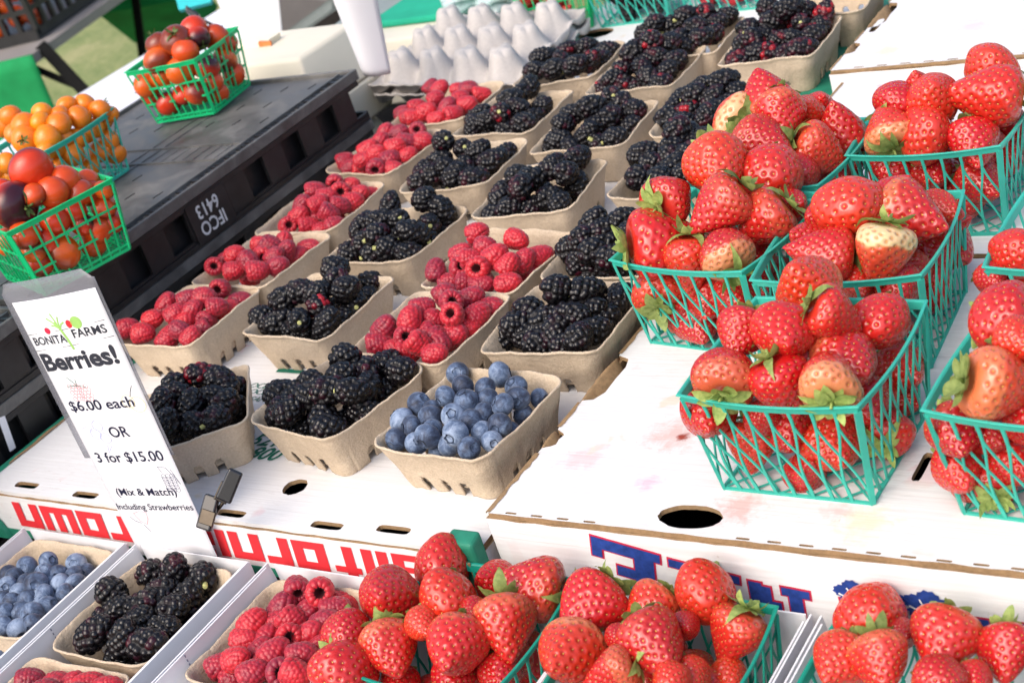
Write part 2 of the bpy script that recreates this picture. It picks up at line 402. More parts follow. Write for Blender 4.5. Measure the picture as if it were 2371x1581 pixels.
def mat_crate():
    mt, nt, b = new_mat('crate_top_sheen_grey'); p = geo(nt)  # patchy grey paints the sheen on top of the black plastic
    n = noise(nt, 18, 6, .7, p, .6); f = noise(nt, 300, 3, .6, p)
    c = ramp(nt, n.outputs[0], [(.34, (.055, .055, .055)), (.5, (.095, .093, .090)), (.66, (.155, .150, .142))]).outputs[0]
    nt.links.new(c, b.inputs['Base Color'])
    r = ramp(nt, n.outputs[0], [(.35, (.38,)*3), (.6, (.6,)*3)]); nt.links.new(r.outputs[0], b.inputs['Roughness'])
    bump(nt, b, f.outputs[0], .12, .0006); return mt
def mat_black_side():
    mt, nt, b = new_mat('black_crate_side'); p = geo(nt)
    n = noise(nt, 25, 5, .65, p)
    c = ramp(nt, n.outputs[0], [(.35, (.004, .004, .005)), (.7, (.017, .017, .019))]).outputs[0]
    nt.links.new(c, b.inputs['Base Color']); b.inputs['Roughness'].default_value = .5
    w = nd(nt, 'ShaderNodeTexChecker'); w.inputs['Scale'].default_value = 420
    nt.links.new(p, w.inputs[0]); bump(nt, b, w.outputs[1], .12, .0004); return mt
def mat_grass():
    mt, nt, b = new_mat('dry_lawn'); p = geo(nt)
    n = noise(nt, 2.2, 5, .6, p, .3); f = noise(nt, 30, 4, .7, p, .5)
    c = ramp(nt, n.outputs[0], [(.36, (.11, .17, .04)), (.5, (.20, .24, .075)), (.64, (.38, .34, .16))]).outputs[0]
    c2 = ramp(nt, f.outputs[0], [(.35, (.10, .16, .035)), (.65, (.40, .38, .17))]).outputs[0]
    nt.links.new(mixc(nt, .45, c, c2), b.inputs['Base Color']); b.inputs['Roughness'].default_value = .9
    bump(nt, b, f.outputs[0], .6, .02); return mt

M = {}
M['pulp'] = mat_pulp()
M['board'] = mat_board('white_printed_board', (.73, .72, .715))
M['board_side'] = mat_board('white_board_front', (.80, .795, .80), .5, .25, 2)
M['kraft'] = mat_kraft('kraft_cut_edge', (.33, .21, .105))
M['teal'] = mat_plastic('teal_plastic', (.075, .64, .52), .3, .42)
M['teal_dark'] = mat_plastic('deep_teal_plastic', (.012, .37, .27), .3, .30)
M['green'] = mat_plastic('bright_green_plastic', (.012, .68, .26), .3, .3)
M['black'] = mat_black(); M['rasp'] = mat_rasp(); M['blue'] = mat_blue(); M['straw'] = mat_straw(); M['tomato'] = mat_tomato()
M['rasp_in'] = simple('raspberry_hollow', (.42, .015, .03), .7, .2, bmp=.2, nscale=900)
M['core'] = simple('berry_core', (.50, .50, .20), .7, .2, nscale=800)
M['bluecalyx'] = simple('blueberry_crown', (.035, .05, .085), .7, .2, nscale=900)
M['seed'] = simple('strawberry_seed', (.58, .34, .055), .4, .5, var=.35, nscale=300, bmp=0)
M['leaf'] = mat_leaf('strawberry_calyx', (.17, .25, .055), (.36, .44, .13))
M['tleaf'] = mat_leaf('tomato_calyx', (.05, .10, .02), (.16, .22, .05))
M['paper'] = simple('white_paper', (.76, .76, .80), .55, .3, var=.02, nscale=9, bmp=.05)
M['tray'] = simple('white_card_tray', (.72, .72, .745), .6, .3, var=.035, nscale=20, bmp=.1)
M['ink'] = simple('dark_ink', (.018, .018, .045), .6, .2, bmp=0)
M['ink_grey'] = simple('charcoal_ink', (.035, .037, .05), .6, .2, bmp=0)
M['line'] = simple('thin_grey_ink', (.15, .15, .22), .6, .2, bmp=0)
M['red'] = simple('red_ink', (.70, .035, .045), .6, .2, var=.06, nscale=90, bmp=0)
M['redline'] = simple('crimson_ink', (.58, .03, .075), .6, .2, bmp=0)
M['blueink'] = simple('blue_ink', (.022, .055, .26), .6, .2, var=.3, nscale=220, bmp=0)
M['greenink'] = simple('green_ink', (.012, .13, .085), .6, .2, bmp=0)
M['greenboard'] = simple('green_printed_board', (.020, .20, .125), .55, .3, var=.2, nscale=50, bmp=.2)
M['pinkline'] = simple('pink_sketch_ink', (.75, .35, .38), .6, .2, bmp=0)
M['lilac'] = simple('lilac_sketch_ink', (.42, .45, .75), .6, .2, bmp=0)
M['yellowline'] = simple('yellow_sketch_ink', (.80, .66, .34), .6, .2, bmp=0)
M['celery'] = simple('celery_green_ink', (.32, .55, .15), .6, .2, bmp=0)
M['crate'] = mat_crate(); M['crate_side'] = mat_black_side()
M['dark'] = simple('shade_black_table_top', (.006, .006, .007), .9, .1)  # near-black table top stands in for the shade between trays and flats
M['white_ink'] = simple('white_ink', (.62, .64, .66), .6, .2, bmp=0)
M['clip_black'] = simple('black_rubber', (.012, .012, .016), .22, .5, bmp=.05)
M['steel'] = simple('clip_steel', (.05, .042, .034), .25, .5, metal=1, nscale=80, bmp=.05)
M['egg'] = simple('grey_egg_tray_pulp', (.50, .468, .442), .9, .2, var=.06, nscale=260, bmp=.5)
M['cream'] = simple('cream_foam', (.74, .68, .55), .5, .3, var=.03, nscale=12, bmp=.05)
M['grass'] = mat_grass()
M['cloth_green'] = simple('green_cloth', (.010, .235, .075), .8, .2, var=.25, nscale=8, bmp=.1)
M['cloth_teal'] = simple('teal_green_cloth', (.02, .36, .22), .8, .2, var=.15, nscale=8, bmp=.1)
M['greytop'] = simple('grey_table_top', (.26, .235, .22), .5, .3, var=.1, nscale=8, bmp=.1)
M['metalblack'] = simple('black_steel', (.006, .006, .006), .8, .15, bmp=0)
M['greyplastic'] = simple('grey_plastic', (.24, .27, .25), .45, .4, var=.1, bmp=.05)
M['cyan'] = simple('cyan_card', (.03, .52, .56), .6, .3, var=.04, bmp=0)
M['orangeprint'] = simple('orange_print', (.62, .20, .06), .5, .3, var=.3, nscale=70, bmp=0)
M['blueprint'] = simple('blue_print', (.02, .06, .35), .5, .3, bmp=0)
def mat_lam():
    mt, nt, b = new_mat('clear_laminate'); b.inputs['Base Color'].default_value = (.30, .30, .34, 1); b.inputs['Roughness'].default_value = .15
    n = noise(nt, 30, 3, .5, geo(nt)); bump(nt, b, n.outputs[0], .3, .002)
    tr = nd(nt, 'ShaderNodeBsdfTransparent'); tr.inputs[0].default_value = (.93, .93, .95, 1)
    mx = nd(nt, 'ShaderNodeMixShader'); mx.inputs[0].default_value = .5
    nt.links.new(b.outputs[0], mx.inputs[1]); nt.links.new(tr.outputs[0], mx.inputs[2]); nt.links.new(mx.outputs[0], nt.nodes['Material Output'].inputs[0])
    return mt
M['lam'] = mat_lam()
def mat_bag():
    mt, nt, b = new_mat('clear_plastic_bag'); b.inputs['Base Color'].default_value = (.72, .86, .88, 1); b.inputs['Roughness'].default_value = .12
    n = noise(nt, 24, 3, .5, geo(nt), 1); bump(nt, b, n.outputs[0], .9, .01)
    tr = nd(nt, 'ShaderNodeBsdfTransparent'); mx = nd(nt, 'ShaderNodeMixShader'); mx.inputs[0].default_value = .4
    nt.links.new(b.outputs[0], mx.inputs[1]); nt.links.new(tr.outputs[0], mx.inputs[2]); nt.links.new(mx.outputs[0], nt.nodes['Material Output'].inputs[0])
    return mt
M['bag'] = mat_bag()
#BUILDERS
# ---------------------------------------------------------------- ground and tables (the large structure)
TZ = -0.088                                            # the display table's level
gm = MB(); gm.add([(-60, -60, -.84), (60, -60, -.84), (60, 60, -.84), (-60, 60, -.84)], [(0, 1, 2, 3)])
tag(gm.build('lawn', M['grass']), kind='structure')
tb = MB(); tb.box(-1.895, .75, .12, 2.1, TZ-.035, TZ)
tbl = tb.build('display_table', M['dark'])
tag(tbl, 'long folding table carrying all the fruit flats, top blackened as shade in the gaps', 'table')

def board_box(name, x0, x1, y0, y1, z0, z1, holes, label, cat, th=.004, green_left=False, green_band=None, side_holes=(), bites=(), mats=None, group=None):
    """an upturned cardboard flat: top sheet with cut-outs and four upright sides"""
    root = empty(name, ((x0+x1)/2, (y0+y1)/2, z0)); tag(root, label, cat, group)
    ox, oy, oz = root.location
    left = []
    for (ya, yb, dp) in sorted(bites, reverse=True):
        left += [(x0+.0015, yb), (x0+dp*.75, yb-.004), (x0+dp, yb-(yb-ya)*.25), (x0+dp*.93, (ya+yb)/2), (x0+dp, ya+(yb-ya)*.2), (x0+dp*.7, ya+.003), (x0+.002, ya)]
    outer = edge_rough([(x0+.002, y0+.002), (x1-.002, y0+.002), (x1-.002, y1-.002), (x0+.002, y1-.002)]+left, .0007, .012)
    face = [M['board'], M['kraft']]
    panel('top_panel', outer, holes, th, lambda x, y, h: (x-ox, y-oy, z1-th/2+h-oz), face, root, x0 < -.8)
    fz1 = z1-th-.0006
    panel('front_panel', edge_rough([(x0, z0), (x1, z0), (x1, fz1), (x0, fz1)], .0006, .015), side_holes, th,
          lambda x, y, h: (x-ox, y0+th/2-h-oy, y-oz), [M['board_side'], M['kraft']], root)
    panel('back_panel', [(x0, z0), (x1, z0), (x1, fz1), (x0, fz1)], [], th,
          lambda x, y, h: (x-ox, y1-th/2-h-oy, y-oz), [M['board_side'], M['kraft']], root)
    gl = [M['greenboard'] if green_left else (M['kraft'] if bites else M['board_side']), M['kraft']]
    zl = 0
    panel('left_panel', [(y0+th+.001, z0), (y1-th-.001, z0), (y1-th-.001, fz1-zl), (y0+th+.001, fz1-zl)], [], th,
          lambda x, y, h: (x0+th/2+h-ox, x-oy, y-oz), gl, root)
    panel('right_panel', [(y0+th+.001, z0), (y1-th-.001, z0), (y1-th-.001, fz1), (y0+th+.001, fz1)], [], th,
          lambda x, y, h: (x1-th/2+h-ox, x-oy, y-oz), [M['board_side'], M['kraft']], root)
    if green_band:
        g = MB(); g.box(x0+.001-ox, x1-.001-ox, y0-.0012-oy, y0-.0004-oy, z0-oz, z0+green_band-oz)
        g.build('green_band', M['greenboard'], root)
    return root

# the four lying flats on the left (level 0) and the raised ones on the right
LX0, LX1, LY0 = -1.326, -.688, .697
slot = lambda x, y, a=.017, b=.0045, r=0: oval(x, y, a, b, 26, r, .03, 5)
fa = board_box('cardboard_flat', LX0, LX1, LY0, 1.095, -.056, 0, [slot(-1.256, .712), slot(-1.163, .7085), slot(-.966, .7085), slot(-.852, .7085), slot(-.783, .7135), oval(-.925, .753, .0125, .0115, 30, 0, .04), oval(-1.21, .99, .012, .009, 20, 0, .05)],
               'white cardboard flat with red upside-down lettering, under the price sign and berry cartons', 'cardboard flat', green_left=True, green_band=.009)
fb = board_box('cardboard_flat', LX0+.004, LX1-.01, 1.100, 1.498, -.056, -.001, [oval(-.98, 1.30, .012, .012, 24, 0, .04)],
               'white cardboard flat under the middle rows of berry cartons', 'cardboard flat', green_left=True)
fc = board_box('cardboard_flat', LX0+.06, LX1-.0, 1.503, 2.02, -.056, -.001, [oval(-1.207, 1.855, .030, .020, 28, 0, .03), oval(-.95, 1.78, .012, .012, 24, 0, .04)],
               'white cardboard flat at the far end, under the distant green and teal baskets', 'cardboard flat', green_left=True)
RX0, RY0, RZ = -.679, .712, .029
fold = [slot(RX0+.022+.0235*k, RY0+.0042, .0052, .0011) for k in range(4)]+[slot(-.462+.0235*k, RY0+.0042, .0052, .0011) for k in range(16)]
notch = [(-.5315, RY0+.002), (-.5325, RY0+.012), (-.529, RY0+.020), (-.520, RY0+.0255), (-.509, RY0+.0265), (-.498, RY0+.0245), (-.490, RY0+.019), (-.4885, RY0+.012), (-.4935, RY0+.005), (-.500, RY0+.002)]
fd = board_box('cardboard_flat', RX0, -.06, RY0, 1.108, TZ, RZ, fold+[oval(-.511, RY0+.0215, .0255, .0135, 34, 0, .03), slot(-.366, .812, .0035, .0165), slot(-.362, 1.004, .0035, .014)],
               'raised white cardboard flat with blue and red lettering, under the strawberry baskets', 'cardboard flat', bites=((.868, .938, .0175), (.800, .826, .012)))
fe = board_box('cardboard_flat', RX0-.006, -.06, 1.113, 1.520, TZ, RZ-.001, [],
               'stained white cardboard flat under the back strawberry baskets', 'cardboard flat')
fold2 = [slot(-.668+.027*k, 1.5325, .0062, .0014) for k in range(12)]
ff = board_box('cardboard_flat', -.703, -.06, 1.527, 2.02, TZ, RZ+.010, fold2+[slot(-.452, 1.652, .030, .0045, .03), slot(-.691, 1.66, .0045, .020), ],
               'raised white cardboard flat behind the strawberry baskets with torn brown edge slots', 'cardboard flat', bites=((1.655, 1.735, .019), (1.575, 1.610, .013)))
# torn brown bites along the raised flats' left edges: folded-out liners
def torn(root, pts, z, w):
    m_ = MB(); ox, oy, oz = root.location
    path = [(p[0]-ox, p[1]-oy, z-oz) for p in pts]
    m_.ribbon(path, (0.5, 0, 1), w, .0025)
    o = m_.build('torn_liner', M['kraft'], root, True); return o
def bite(root, x, y0, y1, d, z):
    ox, oy, oz = root.location; P = []
    for i in range(15):
        t = i/14; yy = y0+(y1-y0)*t; e = math.sin(math.pi*min(1, max(0, t)))**.55
        row = []
        for k in range(7):
            q = k/6
            row.append((x+.0008+(d*e*.80+.001)*q+rnd.uniform(-.0003, .0003)-ox, yy-oy, z+.0016-.0125*q**1.25-.0035*(1-e)+rnd.uniform(-.0003, .0003)-oz))
        P.append(row)
    me = grid_mesh('torn_liner', np.array(P), False, None, M['kraft'])
    o = link('torn_liner', me, None, root)
    md = o.modifiers.new('t', 'SOLIDIFY'); md.thickness = .0015
    return o
bite(fd, RX0, .868, .938, .0165, RZ); bite(fd, RX0, .800, .826, .012, RZ)
bite(ff, -.703, 1.655, 1.735, .017, RZ+.010); bite(ff, -.703, 1.575, 1.61, .012, RZ+.010)
def brown_strip(root, x, ys, z, w0):
    m_ = MB(); ox, oy, oz = root.location; rr = random.Random(3); n = len(ys); P = []
    for i, y in enumerate(ys): P.append((x-.0006-ox, y-oy, z-.0012-oz)); P.append((x-.0002-ox, y-oy, z+.0007-oz)); P.append((x+w0*rr.uniform(.6, 1.25)-ox, y-oy, z+.0005-oz))
    m_.add(P, [(3*i+k, 3*i+k+1, 3*i+k+4, 3*i+k+3) for i in range(n-1) for k in (0, 1)]); return m_.build('torn_edge', M['kraft'], root)
for ya, yb in ((.714, .797), (.829, .865), (.941, 1.106)): brown_strip(fd, RX0, list(np.arange(ya, yb, .006)), RZ, .0042)
for ya, yb in ((1.53, 1.572), (1.613, 1.652), (1.738, 2.0)): brown_strip(ff, -.703, list(np.arange(ya, yb, .008)), RZ+.010, .0025)
brown_strip(fe, RX0-.006, list(np.arange(1.116, 1.518, .008)), RZ-.001, .003)
#torn(fd, [(RX0-.0015, .73+.03*i, 0) for i in range(13)], RZ-.004, .0035)
# green print at the right-hand edge of the left flats
for f_, ya, yb, xa, xb in ((fc, 1.512, 2.01, -.768, -.712), (fb, 1.38, 1.49, -.74, -.70)):
    g = MB(); ox, oy, oz = f_.location
    g.add([(xa-ox, ya-oy, .0004-oz), (xb-ox, ya-oy, .0004-oz), (xb-ox, yb-oy, .0004-oz), (xa-ox, yb-oy, .0004-oz)], [(0, 1, 2, 3)])
    g.build('green_print', M['greenboard'], f_)
g = MB(); ox, oy, oz = fa.location
g.add([(LX0+.001-ox, .72-oy, .0004-oz), (LX0+.011-ox, .70-oy, .0004-oz), (LX0+.011-ox, 1.09-oy, .0004-oz), (LX0+.001-ox, 1.09-oy, .0004-oz)], [(0, 1, 2, 3)])
g.build('green_edge', M['greenboard'], fa)
g = MB(); g.ribbon([(LX0+.0105-ox, .74+.012*i-oy, .0012-oz+.0006*math.sin(i*1.7)) for i in range(9)], (0, 0, 1), lambda t: .0035*math.sin(math.pi*min(.97, max(.03, t)))+.0008, .0012)
g.build('torn_liner', M['kraft'], fa)
# green corner piece standing up where the flats meet
g = MB()
a0, a1 = -.716, -.683
g.hexa([(a0-.004, .686, -.055), (a1+.004, .686, -.055), (a1+.004, .6995, -.055), (a0-.004, .6995, -.055)],
       [(a0+.002, .692, .013), (a1-.003, .692, .013), (a1-.003, .7085, .0155), (a0+.002, .7085, .0155)])
cp = g.build('corner_post', M['greenboard']); bevel(cp.data, .0035, 3)
tag(cp, 'green cardboard corner post poking up between the two front flats', 'corner post')
g = MB(); g.ribbon([(a1-.006, .6865, -.052+.004*i+.0) for i in range(14)], (0, 1, 0), lambda t: .0016+.001*math.sin(t*14), .0012)
g.build('torn_edge', M['kraft'], cp)
g = MB(); g.hexa([(LX0-.003, .690, -.0555), (LX0+.030, .690, -.0555), (LX0+.030, .6960, -.0555), (LX0-.003, .6960, -.0555)],
                 [(LX0-.003, .690, -.002), (LX0+.004, .690, -.002), (LX0+.004, .6960, -.002), (LX0-.003, .6960, -.002)])
o = g.build('green_corner', M['greenboard']); o.parent = fa; o.matrix_parent_inverse = Matrix.Translation(-fa.location)
# black crate lid added under the low flats to fill the dark gap
for (x0, x1, y0, y1) in ((LX0+.02, LX1-.03, .715, 2.0),):
    g = MB(); g.box(x0, x1, y0, y1, TZ, -.057)
    tag(g.build('crate_lid', M['crate_side']), 'flat black crate lid added under the low white flats to fill their dark gap', 'crate')

# --- lettering printed on the flats
GL = {'c': [(0, 0, .25, 1), (.25, .76, .85, 1), (.25, 0, .85, .24)],
      'a': [(0, 0, .25, .62), (.25, 0, .6, .2), (.25, .44, .6, .62), (.6, 0, .85, 1), (.05, .8, .6, 1)],
      'l': [(0, 0, .25, 1.34)], 'i': [(0, 0, .25, 1), (0, 1.10, .25, 1.34)],
      'f': [(.12, 0, .37, 1.34), (.37, 1.12, .72, 1.34), (0, .74, .12, .94), (.37, .74, .66, .94)],
      'o': [(0, 0, .26, 1), (.60, 0, .86, 1), (.26, 0, .60, .25), (.26, .75, .60, 1)],
      'r': [(0, 0, .26, 1), (.26, .74, .68, 1)], 'n': [(0, 0, .26, 1), (.60, 0, .86, 1), (.26, .74, .60, 1)],
      'g': [(0, .1, .26, 1), (.60, -.34, .86, 1), (.26, .1, .60, .3), (.26, .78, .60, 1), (.05, -.34, .60, -.14)],
      'w': [(0, 0, .25, 1), (.46, 0, .70, 1), (.91, 0, 1.16, 1), (.25, 0, .46, .24), (.70, 0, .91, .24)], ' ': []}
GW = {'l': .25, 'i': .25, 'f': .72, 'r': .68, 'w': 1.16, ' ': .55}
def block_word(word, hgt, gap=.17):
    m_ = MB(); x = 0; k = 0
    for ch in word:
        for (a, b_, c_, d) in GL[ch]:
            a -= .012; c_ += .012; b_ -= .012; d += .012
            sh = lambda xx, yy: (xx+yy*.10)
            z = k*1e-5; k += 1; ch_ = .05
            pts = [(a+ch_, b_), (c_-ch_, b_), (c_, b_+ch_), (c_, d-ch_), (c_-ch_, d), (a+ch_, d), (a, d-ch_), (a, b_+ch_)] if False else [(a, b_), (c_, b_), (c_, d), (a, d)]
            m_.add([((x+sh(p[0], p[1]))*hgt, p[1]*hgt, z) for p in pts], [tuple(range(len(pts)))])
        x += GW.get(ch, .86)+gap
    return m_, x*hgt
m_, wd = block_word('california grown', .0285, .13)
me = m_.mesh('lettering', [M['red']]); s_ = .575/wd
ox, oy, oz = fa.location
for v in me.vertices:                                   # printed upside down: read it with the head between the knees
    v.co = (-.700-v.co.x*s_-ox, LY0-.0004-v.co.z-oy, -.0505+.0385-(v.co.y*1.05)-oz+.0015)
link('lettering', me, None, fa)
def put_text(body, size, root, mat, fn, bold=0.0, shear=0, name='lettering', align='CENTER', spacing=1.0):
    me = text_mesh(body, size, bold, 0, align, shear, spacing); loc = root.location if root else Vector((0, 0, 0))
    for v in me.vertices: v.co = Vector(fn(v.co.x, v.co.y))-loc
    me.materials.append(mat); me.update(); return link(name, me, None, root)
def on_top(cx, cy, z, ang):
    c_, s_ = math.cos(ang), math.sin(ang)
    return lambda x, y: (cx+x*c_-y*s_, cy+x*s_+y*c_, z)
def txt_px(body, px, py, size, ang, mat=M['greenink'], bold=0.0, shear=.25):
    p = at(px, py, 0); put_text(body, size, fa, mat, on_top(p[0], p[1], .0006, ang), bold, shear, align='LEFT')
txt_px('OCEANO', 578, 893, .0125, 0.0); txt_px('OCEANO', 576, 907, .0125, 0.0); txt_px('SANTA', 577, 924, .0125, 0.0)
txt_px('521', 583, 1018, .026, 0.0, bold=.0006); txt_px('800', 578, 1049, .026, 0.0, bold=.0006)
p = [at(*q, 0) for q in ((638, 862), (700, 866), (704, 857), (662, 855), (664, 846), (655, 846))]
g = MB(); g.add([(q[0]-fa.location.x, q[1]-fa.location.y, .0006-fa.location.z) for q in p], [(0, 1, 2, 3), (0, 3, 4, 5)])
g.build('lettering', M['greenink'], fa)
# blue slab letters with a red outline on the raised flat, upside down, hung on an arc
SL = {'E': [(.0, 0, .30, 1), (.30, 0, .86, .2), (.30, .8, .80, 1), (.30, .42, .58, .60), (.80, 0, .96, .36), (.74, .66, .88, 1.0), (-.1, 0, 0, .16), (-.1, .84, 0, 1)],
      'R': [(.0, 0, .26, 1), (.26, .82, .66, 1), (.26, .42, .60, .58), (.58, .50, .84, .92), (.56, .14, .80, .44), (.62, 0, 1.0, .14), (-.12, 0, 0, .14), (.26, 0, .38, .14), (-.12, .86, 0, 1)],
      'N': [(.0, 0, .24, 1), (.72, 0, .96, 1), (.24, .55, .40, .95), (.40, .3, .56, .7), (.56, .05, .72, .45), (-.14, 0, 0, .14), (.24, 0, .36, .14), (-.14, .86, 0, 1), (.60, .86, .72, 1), (.96, .86, 1.08, 1)],
      'I': [(.2, 0, .5, 1), (.0, 0, .2, .16), (.5, 0, .7, .16), (0, .84, .2, 1), (.5, .84, .7, 1)],
      'T': [(.30, 0, .60, 1), (0, .82, .30, 1), (.60, .82, .9, 1), (-.06, .62, .08, .92), (.82, .62, .96, .92), (.14, 0, .30, .14), (.60, 0, .76, .14)]}
def slab(ch, xl, ztop, hgt, wid, ang=0.0):
    """xl = left end seen from the front (the letter stands on its head)"""
    ox, oy, oz = fd.location
    for mat, ex, yo in ((M['redline'], .0014, .0003), (M['blueink'], 0.0, .0008)):
        m_ = MB()
        for k, (a, b_, c_, d) in enumerate(SL[ch]):
            P = []
            for (u, v_) in ((a, b_), (c_, b_), (c_, d), (a, d)):
                x = -u*wid+(ex if u == a else -ex); z = -v_*hgt+(ex if v_ == b_ else -ex)
                P.append((xl+wid+x*math.cos(ang)-z*math.sin(ang)-ox, RY0-yo-k*1e-5-oy, ztop+x*math.sin(ang)+z*math.cos(ang)-oz))
            m_.add(P, [(0, 1, 2, 3)])
        m_.build('lettering', mat, fd)
slab('E', -.589, RZ-.0190, .052, .053, -.20); slab('R', -.525, RZ-.030, .052, .049, -.16)
slab('N', -.466, RZ-.0365, .050, .041, -.08); slab('I', -.407, RZ-.040, .048, .032, -.04)
slab('T', -.327, RZ-.041, .040, .034, .0); slab('I', -.2925, RZ-.040, .040, .032, .03)
def leafpr(cx, cz, s, rot):
    ox, oy, oz = fd.location; n = 40; P = []
    for i in range(n):
        t = 2*math.pi*i/n; r_ = s*(1+.28*abs(math.cos(2.5*t)))*(1+.10*(i % 2)-.05)
        P.append((cx+r_*math.cos(t+rot)-ox, RY0-.0011-oy, cz+.8*r_*math.sin(t+rot)-oz))
    m_ = MB(); m_.add(P+[(cx-ox, RY0-.0011-oy, cz-oz)], [(i, (i+1) % n, n) for i in range(n)]); m_.build('leaf_emblem', M['blueink'], fd)
    m_ = MB()
    for a in (0.4, 1.1, 1.9, 2.6):
        m_.ribbon([(cx+s*q*math.cos(a)-ox, RY0-.0016-oy, cz-s*.6+s*q*math.sin(a)-oz) for q in (0, .5, 1.1)], (0, 1, 0), .0011, .0003)
    m_.build('leaf_vein', M['board_side'], fd)
leafpr(-.386, RZ-.033, .0115, .4); leafpr(-.336, RZ-.036, .0135, .2)
m_ = MB()
for cx, cz, r_ in ((-.362, RZ-.029, .0065), (-.355, RZ-.036, .0065), (-.369, RZ-.038, .006)):
    m_.tube([(cx+r_*math.cos(t)-fd.location.x, RY0-.0010-fd.location.y, cz+r_*math.sin(t)-fd.location.z) for t in np.linspace(0, 5.6, 18)], .0008, 4)
m_.build('fruit_emblem', M['blueink'], fd)
# ---------------------------------------------------------------- fruit shapes
def fib(n, jit, r, zlo=-1.0, zhi=1.0):
    out = []
    for i in range(n):
        z = zlo+(zhi-zlo)*(i+.5)/n; t = i*2.399963+r.uniform(-jit, jit)
        z = max(-1, min(1, z+r.uniform(-jit, jit)*.6/math.sqrt(n))); q = math.sqrt(max(0, 1-z*z))
        out.append((q*math.cos(t), q*math.sin(t), z))
    return np.array(out)
def disp_cells(P, N, cen, rd):
    """height of a bed of beads of radius rd centred at cen over surface points P; also nearest index and crease depth"""
    flat = P.reshape(-1, 3); best = np.full(len(flat), 9.0); idx = np.zeros(len(flat), int)
    for k, c in enumerate(cen):
        d = np.linalg.norm(flat-c, axis=1); m_ = d < best; best[m_] = d[m_]; idx[m_] = k
    h = np.sqrt(np.maximum(rd*rd-best**2, (rd*.10)**2)); h = h-.0005*np.exp(-((rd*.80-best)/(rd*.16))**2)*(rd > .003)
    return h.reshape(P.shape[:2]), idx.reshape(P.shape[:2]), best.reshape(P.shape[:2])
def normals(P):
    du = np.gradient(P, axis=0); dv = (np.roll(P, -1, 1)-np.roll(P, 1, 1))
    n = np.cross(dv, du); l = np.linalg.norm(n, axis=2, keepdims=True); n = n/np.maximum(l, 1e-12)
    for row in (0, -1):
        n[row] = n[row+1 if row == 0 else row-1].mean(0)
    return n/np.maximum(np.linalg.norm(n, axis=2, keepdims=True), 1e-9)
def outward(P, N):
    c = P.mean((0, 1)); s = ((P-c)*N).sum(2).mean()
    return N if s > 0 else -N
def black_mesh(seed, L=.0135, R=.0092, rd=.0034, n=58, nu=78, nv=98, taper=.12):
    r = random.Random(seed); th = np.linspace(0.001, math.pi-.001, nu)[:, None]; ph = np.linspace(0, 2*math.pi, nv, endpoint=False)[None, :]
    bx, by = r.uniform(-.14, .14), r.uniform(-.14, .14)
    def surf(x, y, z):
        rr = R*(1+taper*z); return np.stack([x*rr+bx*L*(1-z*z)*.4, y*rr+by*L*(1-z*z)*.4, z*L*(1-.03*z)+0*x], -1)
    P = surf(np.sin(th)*np.cos(ph), np.sin(th)*np.sin(ph), np.cos(th)+0*ph)
    c = fib(n, .22, r, -1, .93); cen = surf(c[:, 0], c[:, 1], c[:, 2]); cen += np.array([[r.uniform(-.0004, .0004) for _ in range(3)] for _ in range(n)])
    N = outward(P, normals(P)); h, idx, d = disp_cells(P, N, cen, rd)
    siz = np.array([r.uniform(.82, 1.1) for _ in range(n)]); h = h*siz[idx]
    tone = np.array([r.random()**1.3*.62 for _ in range(n)])[idx]
    Q = P+N*h[..., None]
    return grid_mesh('blackberry', Q, True, {'tone': tone, 'crease': np.clip(h/rd, 0, 1), 'axial': (np.cos(th)+0*ph)*.5+.5}, M['black'])
def rasp_mesh(seed, nu=78, nv=72):
    r = random.Random(seed); Lz, R = .0140, .0082
    prof = []
    for s in np.linspace(0, 1, nu):
        if s < .62:
            a = s/.62*math.pi*.56; prof.append((R*math.sin(a)**.9+1e-5, -Lz*math.cos(a)))
        elif s < .78:
            q = (s-.62)/.16; a = math.pi*.56; r0 = R*math.sin(a)**.9; z0 = -Lz*math.cos(a); ri = R*.50
            prof.append((r0+(ri-r0)*(.5-.5*math.cos(q*math.pi)), z0+.0016*math.sin(q*math.pi)))
        else:
            q = (s-.78)/.22; z0 = -Lz*math.cos(math.pi*.56); prof.append((R*.50*(1-q)**.6+1e-5, z0-.0125*q))
    prof = np.array(prof); ph = np.linspace(0, 2*math.pi, nv, endpoint=False)
    e = r.uniform(.9, 1.0); bx = r.uniform(-.0012, .0012)
    P = np.stack([prof[:, :1]*np.cos(ph)+bx*np.sin(prof[:, 1:]*200), prof[:, :1]*np.sin(ph)*e, prof[:, 1:]+0*ph], -1)
    P[..., 2] += .0055
    N = outward(P, normals(P))
    N[int(nu*.80):] *= 1
    # rows of drupelets round the cup
    cen = []; rows = 9
    for k in range(rows+1):
        s = .03+k*(.66/rows); j = int(s*(nu-1)); rr, zz = prof[j]
        cnt = max(1, int(round(2*math.pi*rr/.0037)))
        for q in range(cnt):
            a = 2*math.pi*(q+.5*(k % 2))/cnt+r.uniform(-.08, .08)
            cen.append((rr*math.cos(a)+bx*math.sin(zz*200), rr*math.sin(a)*e, zz+.0055+r.uniform(-.0003, .0003)))
    cen = np.array(cen); h, idx, d = disp_cells(P, N, cen, .00255)
    s_ = np.linspace(0, 1, nu)[:, None]+0*ph; fade = np.clip((.80-s_)/.06, .12, 1); h = h*fade
    tone = np.array([r.random() for _ in range(len(cen))])[idx]
    return grid_mesh('raspberry', P+N*h[..., None], True, {'tone': tone, 'crease': np.clip(h/.00255, 0, 1)}, M['rasp'])
